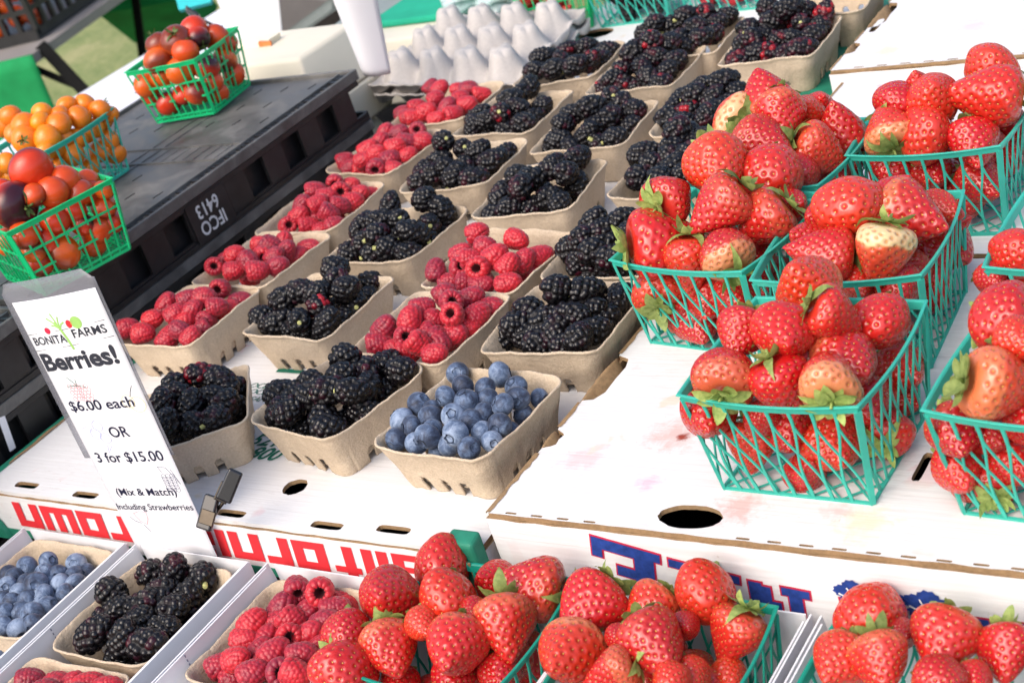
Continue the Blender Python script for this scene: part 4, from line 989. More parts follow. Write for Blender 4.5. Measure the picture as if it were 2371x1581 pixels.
BL = {  # key: centre x, y, angle, z0, fruit, short name, carton label, mound, points in the photograph
 'C1': (-.755, .816, -3.8, 0, 'blueberry', 'carton of blueberries', 'brown pulp carton heaped with blueberries at the front of the white flat', .020,
        [(1059,864,'h'),(1157,867,'h'),(970,935),(1032,918),(1072,894),(1123,898),(1195,896),(1199,922,'c'),(1249,922),(1001,949),(1079,928),(1127,922),(1164,937),(1049,962),(1120,956),(1212,962),(1089,975),(1157,983),(953,986),(930,972),(1001,995,'c'),(1055,1003),(1117,1003),(919,1017),(964,1026),(1139,1022),(1086,1038),(1040,1030),(998,966),(1181,1003),(1020,1040),(990,1010)]),
 'C2': (-.914, .831, -10.8, 0, 'blackberry', 'carton beside the blueberries', 'brown pulp carton piled high with blackberries just left of the blueberries', .030,
        [(650,913,20),(645,957,80),(719,887,30),(722,918,0),(762,904,10),(800,830,15),(846,862,'cr'),(928,858,20),(893,846,40),(814,905,0),(850,897,'c'),(882,908,20),(750,971,'c'),(694,992,10),(672,950,40),(829,940,30),(797,980,20),(845,955,10),(760,990,0),(690,915),(790,870,30)]),
 'C3': (-1.071, .789, 40.2, 0, 'blackberry', 'carton behind the price sign', 'tan pulp carton of blackberries partly hidden by the price sign', .026,
        [(408,895,10),(375,943,80),(439,943,80),(474,872,'r',),(512,884,-30),(543,910,60),(516,943,60),(482,923,30),(415,1004,20),(477,989,30),(451,984,0),(385,980,70),(395,915,20),(545,950,60),(500,970,30)]),
 'C4': (-1.229, .960, .8, 0, 'raspberry', 'raspberry carton nearest the sign', 'pulp carton of raspberries closest to the price sign, beside the crates', .022,
        [(301,759,10),(335,772,0),(357,739,20),(388,700,60),(439,690,30),(513,667,'c'),(560,698,20),(505,710,10),(408,723,40),(430,745,60),(449,715,40),(482,741,'c'),(390,779,70),(444,776,60),(477,690,0),(530,715,20),(465,765),(420,765)]),
 'C5': (-1.056, .983, -1.9, 0, 'blackberry', 'carton behind the printed green mark', 'pulp carton of blackberries between the nearest and rear raspberries, one berry on top', .032,
        [(607,733,10),(695,675,10),(658,692,20),(775,621,0),(778,652,60),(820,702,'c'),(856,655,20),(694,741,'c'),(648,744,40),(757,752,60),(742,713,'r'),(785,740,30),(680,765,0),(720,770,30),(630,750,20),(800,670,30),(735,680,40),(850,690,30)]),
 'C6': (-1.222, 1.083, -2.2, 0, 'raspberry', 'second raspberry carton from the sign', 'second carton of raspberries along the black crates counting from the sign', .020,
        [(497,619,'c'),(548,590,20),(546,626,10),(609,590,'c'),(666,578,60),(719,575,20),(691,591,30),(600,626,10),(648,614,20),(610,568,0),(659,558,80),(637,592,40),(580,610),(630,572),(520,604)]),
 'C7': (-1.228, 1.205, 4.6, 0, 'raspberry', 'third raspberry carton from the sign', 'third carton of raspberries along the black crates, its left rim bare', .024,
        [(733,441,10),(776,421,'c'),(787,443,'c'),(835,446,20),(703,472,60),(739,469,30),(790,477,0),(695,497,40),(741,502,30),(665,523,'c'),(718,522,10),(779,522,20),(820,466,20),(750,532),(815,430,20),(760,455),(850,455),(765,495)]),
 'C8': (-1.059, 1.135, -1.0, 0, 'blackberry', 'carton with five green-cored berries', 'pulp carton of blackberries showing pale green cores, middle of the row', .030,
        [(902,482,80),(981,460,40),(1026,490,-50),(924,512,'c'),(993,520,'c'),(930,550,'c'),(838,525,60),(871,543,30),(815,587,20),(868,589,15),(945,587,15),(992,562,'c'),(958,540),(845,560,40),(900,575,0),(1010,550,30),(880,510)]),
 'C9': (-.885, 1.076, -4.6, 0, 'raspberry', 'upper middle raspberry carton', 'pulp carton of large raspberries, the farther of two in the middle', .024,
        [(1011,622,85),(1108,539,20),(1127,571,0),(1200,556,-20),(1072,587,30),(1068,620,'c'),(1112,621,'c'),(1178,609,60),(1257,590,20),(1224,629,10),(1120,660,10),(1181,656,20),(1085,655,0),(1045,652,20),(1150,590,40),(1215,600,50),(1095,600,0)]),
 'C10': (-.888, .948, -4.3, 0, 'raspberry', 'lower middle raspberry carton', 'pulp carton of raspberries, the nearer of two in the middle', .026,
        [(892,755,60),(981,711,20),(1032,679,30),(1042,701,'c'),(1096,687,30),(1108,726,40),(953,735,70),(991,772,85),(1051,731,'c'),(1055,774,20),(940,779,'c'),(882,796,10),(947,816,0),(1011,818,20),(1086,762,10),(1138,714,20),(1018,792),(1000,740),(975,800),(915,810)]),
 'C11': (-.745, .970, 1.3, 0, 'blackberry', 'carton by the brown torn edge', 'pulp carton of blackberries against the raised flat, behind the blueberries', .028,
        [(1288,668,20),(1224,721,10),(1219,775,30),(1171,780,60),(1262,745,40),(1290,760,60),(1341,705,20),(1372,722,40),(1428,704,50),(1399,735,10),(1338,782,60),(1375,765,20),(1283,792,30),(1440,688,30),(1355,675,10),(1322,730,0),(1200,750,20),(1250,795,0),(1310,800,20)]),
 'C12': (None, 1245, 642, 0, 'blackberry', 'carton by the strawberry basket', 'pulp carton of blackberries beside the left corner of a teal strawberry basket', .028,
        [(1443,510,20),(1374,519,60),(1345,556,60),(1338,607,80),(1315,578,60),(1407,566,30),(1412,601,20),(1430,622,10),(1376,624,30),(1400,535,30),(1460,545,10),(1372,585,20),(1450,590,20)]),
 'C13': (-.928, 1.235, 9.0, 0, 'blackberry', 'slightly turned middle carton', 'slightly turned pulp carton of blackberries behind the middle raspberries', .028,
        [(1277,387,50),(1333,371,40),(1337,425,-50),(1205,433,60),(1160,456,70),(1197,409,40),(1230,415,20),(1270,458,30),(1203,492,10),(1297,474,60),(1152,497,10),(1310,402),(1345,453,30),(1235,480),(1180,480)]),
 'C14': (-1.078, 1.305, 3.9, 0, 'blackberry', 'carton beside the fourth raspberries', 'pulp carton of blackberries to the right of the fourth raspberry carton', .024,
        [(1025,328,'c'),(1020,371,20),(1072,345,'c'),(1106,350,40),(1138,374,30),(1170,360,50),(1052,408,60),(974,422,20),(1004,403,40),(1095,415,20),(1079,388),(1140,402,20),(1040,390),(985,395)]),
 'C15': (-1.234, 1.360, -7.4, 0, 'raspberry', 'fourth raspberry carton from the sign', 'fourth carton of raspberries along the black crates', .020,
        [(896,305,60),(926,308,30),(970,305,'c'),(981,327,10),(855,342,40),(882,327,60),(919,337,30),(875,354,20),(947,357,30),(906,367,30),(814,386,30),(802,371,20),(872,386,'c'),(916,391,0),(845,370,20),(945,330),(840,395)]),
 'C16': (-1.233, 1.501, 3.2, 0, 'raspberry', 'raspberry carton by the egg tray', 'farthest carton of raspberries, in front of the grey egg tray', .018,
        [(1021,203,40),(1011,228,30),(967,247,20),(950,269,20),(991,257,20),(1038,245,60),(1069,226,20),(1088,207,10),(1118,218,10),(1052,262,20),(936,262,20),(1015,275,20),(964,272),(1085,240,20),(1000,200,60),(1060,208)]),
 'C17': (-1.097, 1.453, .4, 0, 'blackberry', 'carton beside the farthest raspberries', 'pulp carton of blackberries right beside the farthest raspberries', .028,
        [(1224,202,60),(1180,231,20),(1106,270,40),(1096,296,80),(1161,265,'cr'),(1255,248,45),(1212,289,10),(1140,306,30),(1127,279,20),(1181,303,0),(1232,275,30),(1195,250,0),(1205,218,40)]),
 'C18': (-.943, 1.392, 3.6, 0, 'blackberry', 'central rear carton', 'pulp carton of blackberries with a reddish berry on top, centre back', .026,
        [(1304,288,10),(1409,275,40),(1415,223,'cr'),(1467,258,20),(1368,247,20),(1358,313,50),(1292,326,20),(1423,320,20),(1460,296,50),(1328,265,10),(1283,345,10),(1324,342,'c'),(1380,290,20),(1440,245),(1390,335)]),
 'C19': (-1.098, 1.607, 7.8, 0, 'blackberry', 'carton next to the egg tray corner', 'pulp carton of red-tinged blackberries next to the grey egg tray', .014,
        [(1256,133,20),(1311,119,40),(1358,111,20),(1406,119,10),(1283,160,20),(1368,143,60,'r'),(1239,165,10),(1331,152,30),(1300,140),(1395,140,20)]),
 'C20': (None, 1351, 216, 0, 'blackberry', 'long overfilled carton at centre back', 'pulp carton overfilled with reddish blackberries at the centre back', .026,
        [(1443,160,10),(1504,181,-50),(1402,204,20,'r'),(1448,196,0,'r'),(1482,201,30),(1563,143,30),(1512,135,20),(1584,110,20),(1507,96,'r'),(1466,120,40),(1548,104,30),(1490,160),(1545,165,40),(1425,185),(1530,195,20)]),
 'C21': (-.944, 1.655, 5, 0, 'blackberry', 'far carton below the raspberry basket', 'pulp carton of blackberries under the far teal raspberry basket', .022,
        [(1515,56,40),(1556,61,30),(1609,66,20),(1632,33,'r'),(1658,56,30),(1622,87,20),(1589,38,20),(1497,75,20),(1650,80,20),(1570,90),(1680,40,20)]),
 'C22': (-.797, 1.615, 2.0, 0, 'blackberry', 'rightmost far blackberry carton', 'large full pulp carton of blackberries beside the far raised flat', .018,
        [(1731,68,30),(1786,51,20),(1777,19,20),(1826,19,20),(1863,26,20),(1905,39,70,'r'),(1853,57,'cr'),(1880,85,30),(1766,86,20),(1808,93,10),(1814,56,'r'),(1723,103,60),(1751,126,20),(1856,114,'r'),(1788,126,'r'),(1822,128,30),(1709,140,10),(1840,95),(1745,98),(1895,65)]),
 'C24': (None, 1498, 313, 0, 'blackberry', 'carton behind the calyx-up strawberry', 'pulp carton of blackberries just left of the rear strawberry basket', .026,
        [(1672,187,20),(1621,206,60),(1648,231,60),(1706,214,20),(1575,237,70),(1588,264,40,'r'),(1634,269,70),(1608,221,20),(1566,245,50),(1584,285,10),(1548,275,20),(1690,240,10),(1665,255,10),(1610,295)]),
 'C25': (None, 1402, 456, 0, 'blackberry', 'carton left of the orange strawberry', 'pulp carton of blackberries whose right side is covered by strawberries', .028,
        [(1489,357,20),(1568,303,60),(1587,323,60),(1555,343,40),(1509,379,10),(1481,413,5),(1545,395,20),(1560,362),(1625,328,30),(1568,385),(1520,436,10),(1600,355,20),(1530,415,10),(1590,400)]),
}
def off(px, py, z=HC):
    p = at(px, py, z); return p[0]+.060, p[1]+.060
for key, (cx, cy, an, z0, kind, short, lab, rise, pts) in BL.items():
    if cx is None: (cx, cy), an = off(cy, an), 2.0
    carton(cx, cy, an, z0, lab)
    small_fruit(kind, short, pts, Heap(cx, cy, z0+.006, z0+HC, .052, math.radians(an), rise, name=short), .10 if key in ('C19', 'C20', 'C21', 'C22') else 0, 1 if key in ('C19', 'C20', 'C21', 'C22', 'C17', 'C14', 'C12') else 3, {'blueberry': 1.14, 'blackberry': 1.17, 'raspberry': 1.12}[kind])
c = BL['C22']; carton(c[0]+.012, c[1]+.135, 2, 0, 'empty-looking pulp carton end behind the rightmost far blackberries')
# ---------------------------------------------------------------- plastic mesh baskets
def lerp(a, b, t): return a+(b-a)*t
def basket(cx, cy, ang, z0, half, hgt, bot, mat, label, style='teal', group='teal plastic mesh strawberry baskets', bow=.0045, rimh=.0068):
    root = empty('mesh_basket', (cx, cy, z0), math.radians(ang)); tag(root, label, 'mesh basket', group); mt = M[mat]
    def P(side, u, t, out=0.0):
        """u along the side -1..1, t down the wall 0..1"""
        s = half*(1-(1-bot)*t); z = hgt*(1-t); bw = bow*(1-u*u)*(1-t)**2
        x, y = u*s, -s-bw-out
        z -= .5*bow*(1-u*u)*(1-t)
        a = math.pi/2*side; return (x*math.cos(a)-y*math.sin(a), x*math.sin(a)+y*math.cos(a), z)
    def nrm(side): a = math.pi/2*side; return (math.sin(a), -math.cos(a), -.12)
    # rim: an upright band with a small outward lip, four mitred sides joined in one ring
    m_ = MB(); K = 12; ring = []
    prof = [(.0, 0.0), (.0018, .0), (.0022, -.0012), (.0006, -.0016), (.0003, -rimh), (-.0009, -rimh), (-.0009, -.0008)]
    for s_ in range(4):
        for k in range(K):
            u = -1+2*k/K; base = P(s_, u, 0); row = []
            a = math.pi/2*s_
            for (o_, dz) in prof:
                t = -dz/hgt; q = P(s_, u, t, o_); sc = 1+o_/half
                if k == 0:
                    d = Vector((base[0], base[1], 0)).normalized()*o_*1.414; q = P(s_, u, t, 0); q = (q[0]+d.x, q[1]+d.y, q[2])
                row.append(q)
            ring.append(row)
    n = len(ring); k_ = len(prof); vs = [q for r_ in ring for q in r_]; fs = []
    for i in range(n):
        for j in range(k_):
            fs.append((i*k_+j, i*k_+(j+1) % k_, ((i+1) % n)*k_+(j+1) % k_, ((i+1) % n)*k_+j))
    m_.add(vs, fs); o = m_.build('rim', mt, root); bevel(o.data, .0003, 1, .9)
    # corner posts
    for s_ in range(4):
        m_ = MB(); pts = [P(s_, -1, t) for t in np.linspace(rimh/hgt*.8, 1, 6)]
        a = math.pi/2*s_+math.pi/4
        m_.ribbon(pts, (math.sin(a-math.pi/2), -math.cos(a-math.pi/2), 0), lambda t: .0052-.0012*t, .0022)
        o = m_.build('corner_post', mt, root)
    t0 = rimh/hgt*.85
    for s_ in range(4):
        m_ = MB(); nn = nrm(s_); sp = 2/8
        if style == 'teal':
            for i in range(0, 8):
                u0 = -1+sp*i
                if i > 0:
                    m_.ribbon([P(s_, u0+.10*sp*math.sin(math.pi*2*t)-.28*sp*math.sin(math.pi*t)*t, t) for t in np.linspace(t0, 1, 13)], nn, lambda t: .0026-.0010*math.sin(math.pi*min(1, t*1.0)), .0013)
                # the branch that leans across two bays
                u1 = u0+2*sp
                pts = []
                for t in np.linspace(.22 if i else .10, 1, 13):
                    q = (t-.12)/.88; e = q*q*(3-2*q); u = u0+(u1-u0)*e
                    if u > 1.0: break
                    pts.append(P(s_, u, t))
                if len(pts) > 2: m_.ribbon(pts, nn, .0015, .0012)
            # the first bays are fed from the neighbouring corner
            pts = [P(s_, -1+sp*((t-.45)/.55)**1.3, t) for t in np.linspace(.45, 1, 8)]
            m_.ribbon(pts, nn, .0015, .0012)
        else:
            for i in range(1, 9):
                u0 = -1+2*i/9; m_.ribbon([P(s_, u0, t) for t in np.linspace(t0, 1, 4)], nn, .0019, .0016)
            for tt in (.38, .66, .93):
                m_.ribbon([P(s_, u, tt+.0) for u in np.linspace(-1, 1, 5)], nn, .0021, .0018)
        m_.ribbon([P(s_, u, 1) for u in np.linspace(-1, 1, 5)], nn, .0032, .0022)
        o = m_.build('side_lattice', mt, root); o['kind'] = 'stuff'
    m_ = MB(); s = half*bot
    for i in range(-9, 10):
        c0 = i*.2*s
        for sg in (1, -1):
            a = max(-s, c0-s*1.0) ; pts = []
            for q in (-1, 1):
                x = q*s; y = sg*x+c0*1.0
                pts.append((x, y))
            (xa, ya), (xb, yb) = pts
            def clip(x, y, x2, y2):
                if abs(y) > s:
                    t = (math.copysign(s, y)-y)/(y2-y) if y2 != y else 0; return x+(x2-x)*t, math.copysign(s, y)
                return x, y
            if (ya > s and yb > s) or (ya < -s and yb < -s): continue
            A_ = clip(xa, ya, xb, yb); B_ = clip(xb, yb, xa, ya)
            if i % 2 == 0 or style != 'teal': m_.ribbon([(A_[0], A_[1], .0012+.0002*sg), (B_[0], B_[1], .0012+.0002*sg)], (0, 0, 1), .0013, .0011)
    o = m_.build('base_grid', mt, root); o['kind'] = 'stuff'
    return root
SQ = .66
def strawberries(cont, heap, pts, size_k=1.0):
    heap.taper = .13
    """pts: px, py, radius in photo pixels, tip direction (right, up, to camera), (pale, orange, dark), shape"""
    items = []
    for p in pts:
        r0 = min(.024, p[2]*1.2/F*1.05)
        P = heap.hit(p[0], p[1], r0); d = (P-EYE) @ FWD; r = p[2]*d/F
        items.append([P, r*.92, p])
    relax(items, .83)
    if len(pts) > 8:
        for i, (fx, fy, fz) in enumerate(((-.45, .3, .3), (.4, .45, .3), (.0, -.1, .35), (-.35, .55, .75), (.45, .0, .75), (.35, -.5, .25), (-.5, -.45, .3), (.0, .5, .35))):
            c_, s_ = math.cos(heap.a), math.sin(heap.a); x, y = fx*heap.h, fy*heap.h
            Q = np.array([heap.c[0]+x*c_-y*s_, heap.c[1]+x*s_+y*c_, heap.z0+.017+(heap.z1-heap.z0-.03)*(fz-.2)])
            if min(np.linalg.norm(Q-it[0]) for it in items) < .020: continue
            me, se, L = STRAW[i]
            fruit('strawberry', me, Q, orient((rnd.uniform(-1, 1), rnd.uniform(-1, .3), .5)), rnd.uniform(.82, .98), cont, (.2, .1, .3, 1), [('seeds', se, 'stuff')], hidden=True, note=('near right', 'far right', 'centre', 'far left', 'right', 'front', 'left', 'back')[i])
    for P, r, p in items:
        sh = p[5] if len(p) > 5 else rnd.randrange(len(STRAW)); me, se, L = STRAW[sh]
        d = (P-EYE) @ FWD; r = p[2]*d/F; s = size_k*r/.0225*(1.10 if len(p) < 1 or p[2] > 58 else 1.22); tp = p[3]; tp = (tp[0], tp[1], tp[2]-.50) if tp[2] < .5 and abs(tp[1])+abs(tp[0]) > .3 and tp[2] > -.6 else tp
        P = P.copy(); P[2] = max(P[2], heap.z0+r*.75)
        pale, org, dark = p[4]
        if pale == 0: pale = rnd.choice((0, .05, .15, .3))
        org = min(1, org+rnd.choice((0, 0, .12, .25))); dark = min(1, dark+rnd.choice((0, 0, .12, .3, .45)) if org < .3 else dark)
        nt_ = 'pale-shouldered' if pale > .7 else ('orange-red' if org > .4 else ('deep red' if dark > .3 else 'bright red'))
        vx = rnd.uniform(.94, 1.04)
        fruit('strawberry', me, P, orient(tp, rnd.uniform(0, 6.28)), (s*vx, s*rnd.uniform(.94, 1.02), s*rnd.uniform(.88, 1.0)), cont, (pale, org, dark, 1),
              [('seeds', se, 'stuff'), ('calyx', rnd.choice(CALYX[sh]), None)], r=r, note=nt_)
N0 = (0, 0, 0); OR = (0, .5, 0); PA = (.58, .35, 0); DK = (0, 0, .5); O2 = (0, .35, 0); PO = (.42, .6, 0)
TE = .066; TH = .088; TB = .864
TB_ = {
 'T1': (-.441, .824, -1.4, RZ, 'raised front strawberry basket', 'front teal mesh basket overflowing with strawberries on the raised flat', .040,
   [(1862,655,76,(-.5,.45,.75),PO,1),(1935,735,62,(.75,-.35,.3),N0,0),(1819,777,74,(-.1,-.3,.95),N0,0),(2034,749,68,(-.15,-.25,.95),N0,3),(1712,782,60,(-.35,-.7,.5),(0,.1,0),4),(1681,869,74,(.25,.75,-.35),DK,6),
    (1967,842,78,(.3,-.3,.9),(0,.15,.1),1),(1921,872,76,(.1,.62,-.2),PA,5),(1814,903,76,(.35,-.75,.35),N0,0),(2095,862,62,(.25,-.3,.9),O2,4),
    (1640,965,58,(-.1,-.4,.9),N0,0),(1742,1035,60,(.0,-.85,.4),OR,1),(1825,1000,66,(-.1,-.5,.8),N0,0),(1935,1042,70,(.1,-.4,.9),O2,4),(2055,1000,60,(.35,.5,-.3),N0,3),(2010,940,55,(.2,-.5,.8),N0,0),(1870,1085,45,(0,.3,.9),DK,2),(2090,930,48,(.4,-.2,.8),N0,1),(1770,960,40,(0,.2,.9),DK,4)]),
 'T2': (-.591, 1.008, -8.8, RZ, 'left strawberry basket', 'left teal mesh basket of strawberries next to the blackberry cartons', .042,
   [(1557,453,62,(.6,.5,-.1),N0,0),(1663,392,70,(.1,-.6,.75),OR,1),(1785,410,75,(.1,-.2,.95),(0,.1,.15),3),(1545,558,82,(.9,.1,.4),(0,.1,0),5),(1656,486,58,(-.6,-.55,.4),DK,2),(1763,517,70,(-.6,-.5,.3),N0,0),
    (1680,582,62,(-.3,.7,.1),(.6,0,.35),6),(1598,618,60,(.05,-.85,.35),O2,4),(1832,480,46,(.3,.1,.9),DK,1),(1523,668,55,(.05,.7,.0),N0,3),(1640,705,45,(-.2,-.6,.7),DK,0),(1622,762,48,(.1,-.6,.7),DK,4),(1706,700,52,(-.1,-.4,.9),N0,1),(1752,660,45,(.3,-.3,.9),DK,0),(1575,720,40,(0,.2,.9),N0,2)]),
 'T3': (-.459, .989, 3.4, RZ, 'middle strawberry basket', 'teal mesh strawberry basket between the front and the back baskets', .040,
   [(1972,484,82,(-.1,-.1,.98),OR,3),(2080,446,50,(.2,.45,.6),N0,0),(2119,505,82,(.6,-.3,.6),(.4,.2,.1),0),(2044,594,71,(-.1,-.75,.35),(1,.7,0),5),(1894,584,62,(-.75,.1,.45),N0,2),(1863,552,44,(-.6,.2,.5),DK,0),(2187,490,46,(.5,-.2,.7),O2,4),(1896,503,42,(-.6,0,.6),DK,1),
    (2156,614,60,(.2,-.5,.8),DK,0),(2200,575,58,(.4,-.4,.7),DK,1),(2081,672,52,(0,-.5,.8),N0,4),(2159,675,46,(.2,-.6,.6),DK,3),(1990,665,40,(0,-.4,.9),O2,0),(2205,520,42,(.5,.2,.6),N0,0)]),
 'T4': (-.458, 1.204, 1.5, RZ, 'back right strawberry basket', 'teal mesh strawberry basket at the back with a strawberry pointing sideways on top', .052,
   [(2295,155,62,(-.3,.4,.7),O2,3),(2270,220,76,(-.95,.1,.25),O2,2),(2159,222,56,(-.2,.25,.9),OR,1),(2125,196,36,(-.3,.5,.6),N0,0),(2081,233,48,(.5,.6,.4),N0,6),(2055,293,60,(-.1,.85,.1),PA,5),(2146,307,64,(.05,.2,.95),(.2,.2,.05),3),(2258,342,52,(.0,-.7,.5),N0,4),
    (2336,289,50,(.3,-.3,.8),DK,0),(2353,345,48,(.3,-.3,.8),DK,1),(2068,397,46,(-.1,-.3,.9),DK,6),(2159,403,48,(0,-.4,.9),DK,0),(2280,430,52,(.2,-.4,.8),DK,4),(2240,466,42,(0,-.6,.6),DK,3),(2325,365,45,(.3,0,.9),DK,1),(2190,440,38,(0,-.2,.9),N0,0),(2110,440,38,(0,-.2,.9),N0,0)]),
 'T5': (-.591, 1.149, -2.9, RZ, 'back left strawberry basket', 'teal mesh strawberry basket behind, one strawberry showing its green cap', .048,
   [(1704,280,53,(-.05,.30,-.95),(.8,.3,0),3),(1772,220,54,(-.2,.7,.4),N0,5),(1809,277,60,(.05,-.75,.5),N0,1),(1942,290,62,(-.3,.65,.5),N0,0),(1901,355,61,(.75,-.3,.45),OR,4),(1778,335,58,(.5,-.3,.6),(0,.1,.1),2),(1868,256,40,(-.2,.2,.9),O2,0),(1990,355,38,(.4,-.3,.8),DK,1),(1935,412,42,(.2,-.4,.8),DK,0),(1965,390,38,(.3,0,.9),N0,0),(1720,340,40,(-.2,0,.9),N0,0),(1850,400,42,(0,-.2,.9),N0,3),(1900,240,34,(0,.3,.9),N0,0)]),
 'T6': (-.262, .818, -3.8, RZ, 'right front strawberry basket', 'teal mesh strawberry basket at the right edge with a long-leaved strawberry', .048,
   [(2322,893,88,(.85,-.1,.3),PO,5),(2330,736,80,(.1,.1,.95),N0,3),(2372,795,55,(.2,-.3,.9),O2,1),(2217,1010,66,(-.1,-.5,.8),DK,0),(2222,1095,60,(.0,-.5,.8),N0,1),(2363,1080,56,(.1,-.3,.9),N0,0),(2292,1110,52,(.1,.7,-.3),N0,3),(2300,1010,50,(0,-.3,.9),DK,4),(2390,980,55,(0,-.3,.9),N0,0),(2250,1150,38,(0,-.3,.9),DK,2)]),
 'T7': (-.247, 1.005, 0, RZ, 'right middle strawberry basket', 'teal mesh strawberry basket cut off by the right side of the view', .035,
   [(2358,580,54,(-.3,.4,.8),O2,3),(2345,652,46,(-.1,-.5,.8),DK,0),(2390,640,46,(0,-.5,.8),DK,0),(2300,650,36,(0,-.3,.9),DK,1)]),
}
# the right middle basket is only a corner in view
p7 = at(2280, 616, RZ+TH); t7 = list(TB_['T7']); t7[0] = p7[0]+TE; t7[1] = p7[1]+TE; TB_['T7'] = tuple(t7)
for key, (cx, cy, an, z0, short, lab, rise, pts) in TB_.items():
    basket(cx, cy, an, z0+.0004, TE, TH, TB, 'teal', lab)
    strawberries(short, Heap(cx, cy, z0+.004, z0+TH, TE-.001, math.radians(an), rise, -.012, name=short), pts)

# ---------------------------------------------------------------- white trays in the front row
def tray(x0, x1, y0, y1, zt, label, flare=.003, group='white card trays in the front row'):
    root = empty('card_tray', ((x0+x1)/2, (y0+y1)/2, TZ)); tag(root, label, 'card tray', group)
    hx, hy, h = (x1-x0)/2, (y1-y0)/2, zt-TZ; th = .0014; g = .0008
    m_ = MB(); m_.box(-hx+.002, hx-.002, -hy+.002, hy-.002, .0005, .002); m_.build('base', M['tray'], root)
    def wall(pts_b, pts_t, nm):
        w_ = MB(); w_.hexa(pts_b, pts_t); o = w_.build(nm, M['tray'], root); return o
    f = flare
    for sg in (-1, 1):
        xa, xb = sorted((sg*hx, sg*(hx-th))); ft = sg*f
        wall([(xa, -hy, .0005), (xb, -hy, .0005), (xb, hy, .0005), (xa, hy, .0005)], [(xa+ft, -hy-f, h), (xb+ft, -hy-f, h), (xb+ft, hy+f*.3-.004, h), (xa+ft, hy+f*.3-.004, h)], 'side_wall')
        xa2, xb2 = sorted((sg*(hx-th-.0006), sg*(hx-2*th-.0006)))     # the folded-in lining
        wall([(xa2, -hy+.003, .003), (xb2, -hy+.003, .003), (xb2, hy-.006, .003), (xa2, hy-.006, .003)], [(xa2+ft*.9, -hy+.003, h-.0008), (xb2+ft*.9, -hy+.003, h-.0008), (xb2+ft*.9, hy-.008, h-.0008), (xa2+ft*.9, hy-.008, h-.0008)], 'lining')
        ya, yb = sorted((sg*hy, sg*(hy-th))); hh = h-(.004 if sg > 0 else 0)
        wall([(-hx+th+g, ya, .0005), (hx-th-g, ya, .0005), (hx-th-g, yb, .0005), (-hx+th+g, yb, .0005)],
             [(-hx+th+g-f*.5, ya+sg*f*.3, hh), (hx-th-g+f*.5, ya+sg*f*.3, hh), (hx-th-g+f*.5, yb+sg*f*.3, hh), (-hx+th+g-f*.5, yb+sg*f*.3, hh)], 'end_wall')
    # perforated seam across the lining
    m_ = MB()
    for k in range(9):
        for sg in (-1, 1):
            y = hy-.118; z = h-.003-k*.0045
            x = sg*(hx-2*th-.0010+f*.9*z/h)
            m_.box(min(x, x-sg*.0004), max(x, x-sg*.0004), y-.0004, y+.0004, z-.0012, z+.0012)
    o = m_.build('perforation', M['line'], root); o['kind'] = 'stuff'
    return root
TY1 = .684
tray(-1.2425, -1.098, .30, TY1, -.028, 'white card tray holding the blueberry carton below the price sign')
tray(-1.079, -.938, .30, TY1, -.028, 'white card tray holding blackberries in front of raspberries')
tray(-.909, -.768, .30, TY1, -.026, 'white card tray holding raspberries beside the front strawberries')
tray(-.731, -.574, .44, TY1+.012, -.012, 'white card tray around the leftmost front strawberry basket')
tray(-.565, -.4205, .44, TY1+.012, -.012, 'white card tray around the middle front strawberry basket', .009)
tray(-.3965, -.245, .44, TY1+.012, -.012, 'white card tray around the rightmost front strawberry basket', .009)
FR = {
 'F1': (-1.168, .614, 1.0, 'blueberry', 'blueberry carton below the price sign', 'pulp carton of blueberries inside the leftmost white tray', .006,
   [(63,1311,'c'),(112,1299),(177,1304,'c'),(103,1326),(134,1328,'c'),(172,1333),(201,1328,'c'),(83,1351,'c'),(121,1358),(150,1371),(18,1355,'c'),(45,1371),(67,1386),(125,1391,'c'),(92,1409,'c'),(11,1389),(45,1416),(11,1420),(7,1449),(43,1456),(78,1445,'c'),(4,1485),(177,1352),(36,1337),(101,1375),(60,1350),(110,1405),(30,1395),(20,1330),(5,1530),(75,1420),(140,1350),(60,1430)]),
 'F2': (-1.008, .612, -1.0, 'blackberry', 'blackberry carton in the front tray', 'pulp carton of glossy blackberries inside the second white tray', .012,
   [(257,1371,-15),(403,1317,80),(472,1333,'c'),(371,1375,45),(349,1328,60,'r'),(280,1411,35),(217,1469,45),(289,1478,80),(378,1456,15),(459,1402,60),(438,1375,60),(353,1521,25),(289,1525,0),(333,1407),(438,1445,30),(320,1450,60),(340,1490,20),(410,1500,20),(400,1410,40),(250,1430,10)]),
 'F4': (-1.008, .478, 2.0, 'raspberry', 'raspberry carton at the bottom edge', 'pulp carton of raspberries at the bottom edge in the second white tray', .010,
   [(75,1573,10),(140,1583,20),(172,1584,60),(213,1584,20),(255,1592,20),(110,1600,20),(60,1610,20),(180,1612,20),(300,1600,20)]),
 'F3': (-.840, .612, 1.5, 'raspberry', 'raspberry carton by the front strawberries', 'pulp carton of raspberries inside the third white tray', .012,
   [(686,1358,'c'),(741,1370,'c'),(714,1419,60),(656,1402,70),(781,1407,20),(590,1438,50),(645,1441,30),(669,1475,'c'),(571,1482,10),(721,1466,50),(604,1506,60),(703,1514,20),(551,1523,30),(512,1538,30),(641,1507,40),(650,1555,'c'),(590,1555,30),(548,1570,20),(800,1400,0),(620,1475,60),(760,1440,30),(680,1440),(740,1500,60),(690,1560),(615,1540)]),
}
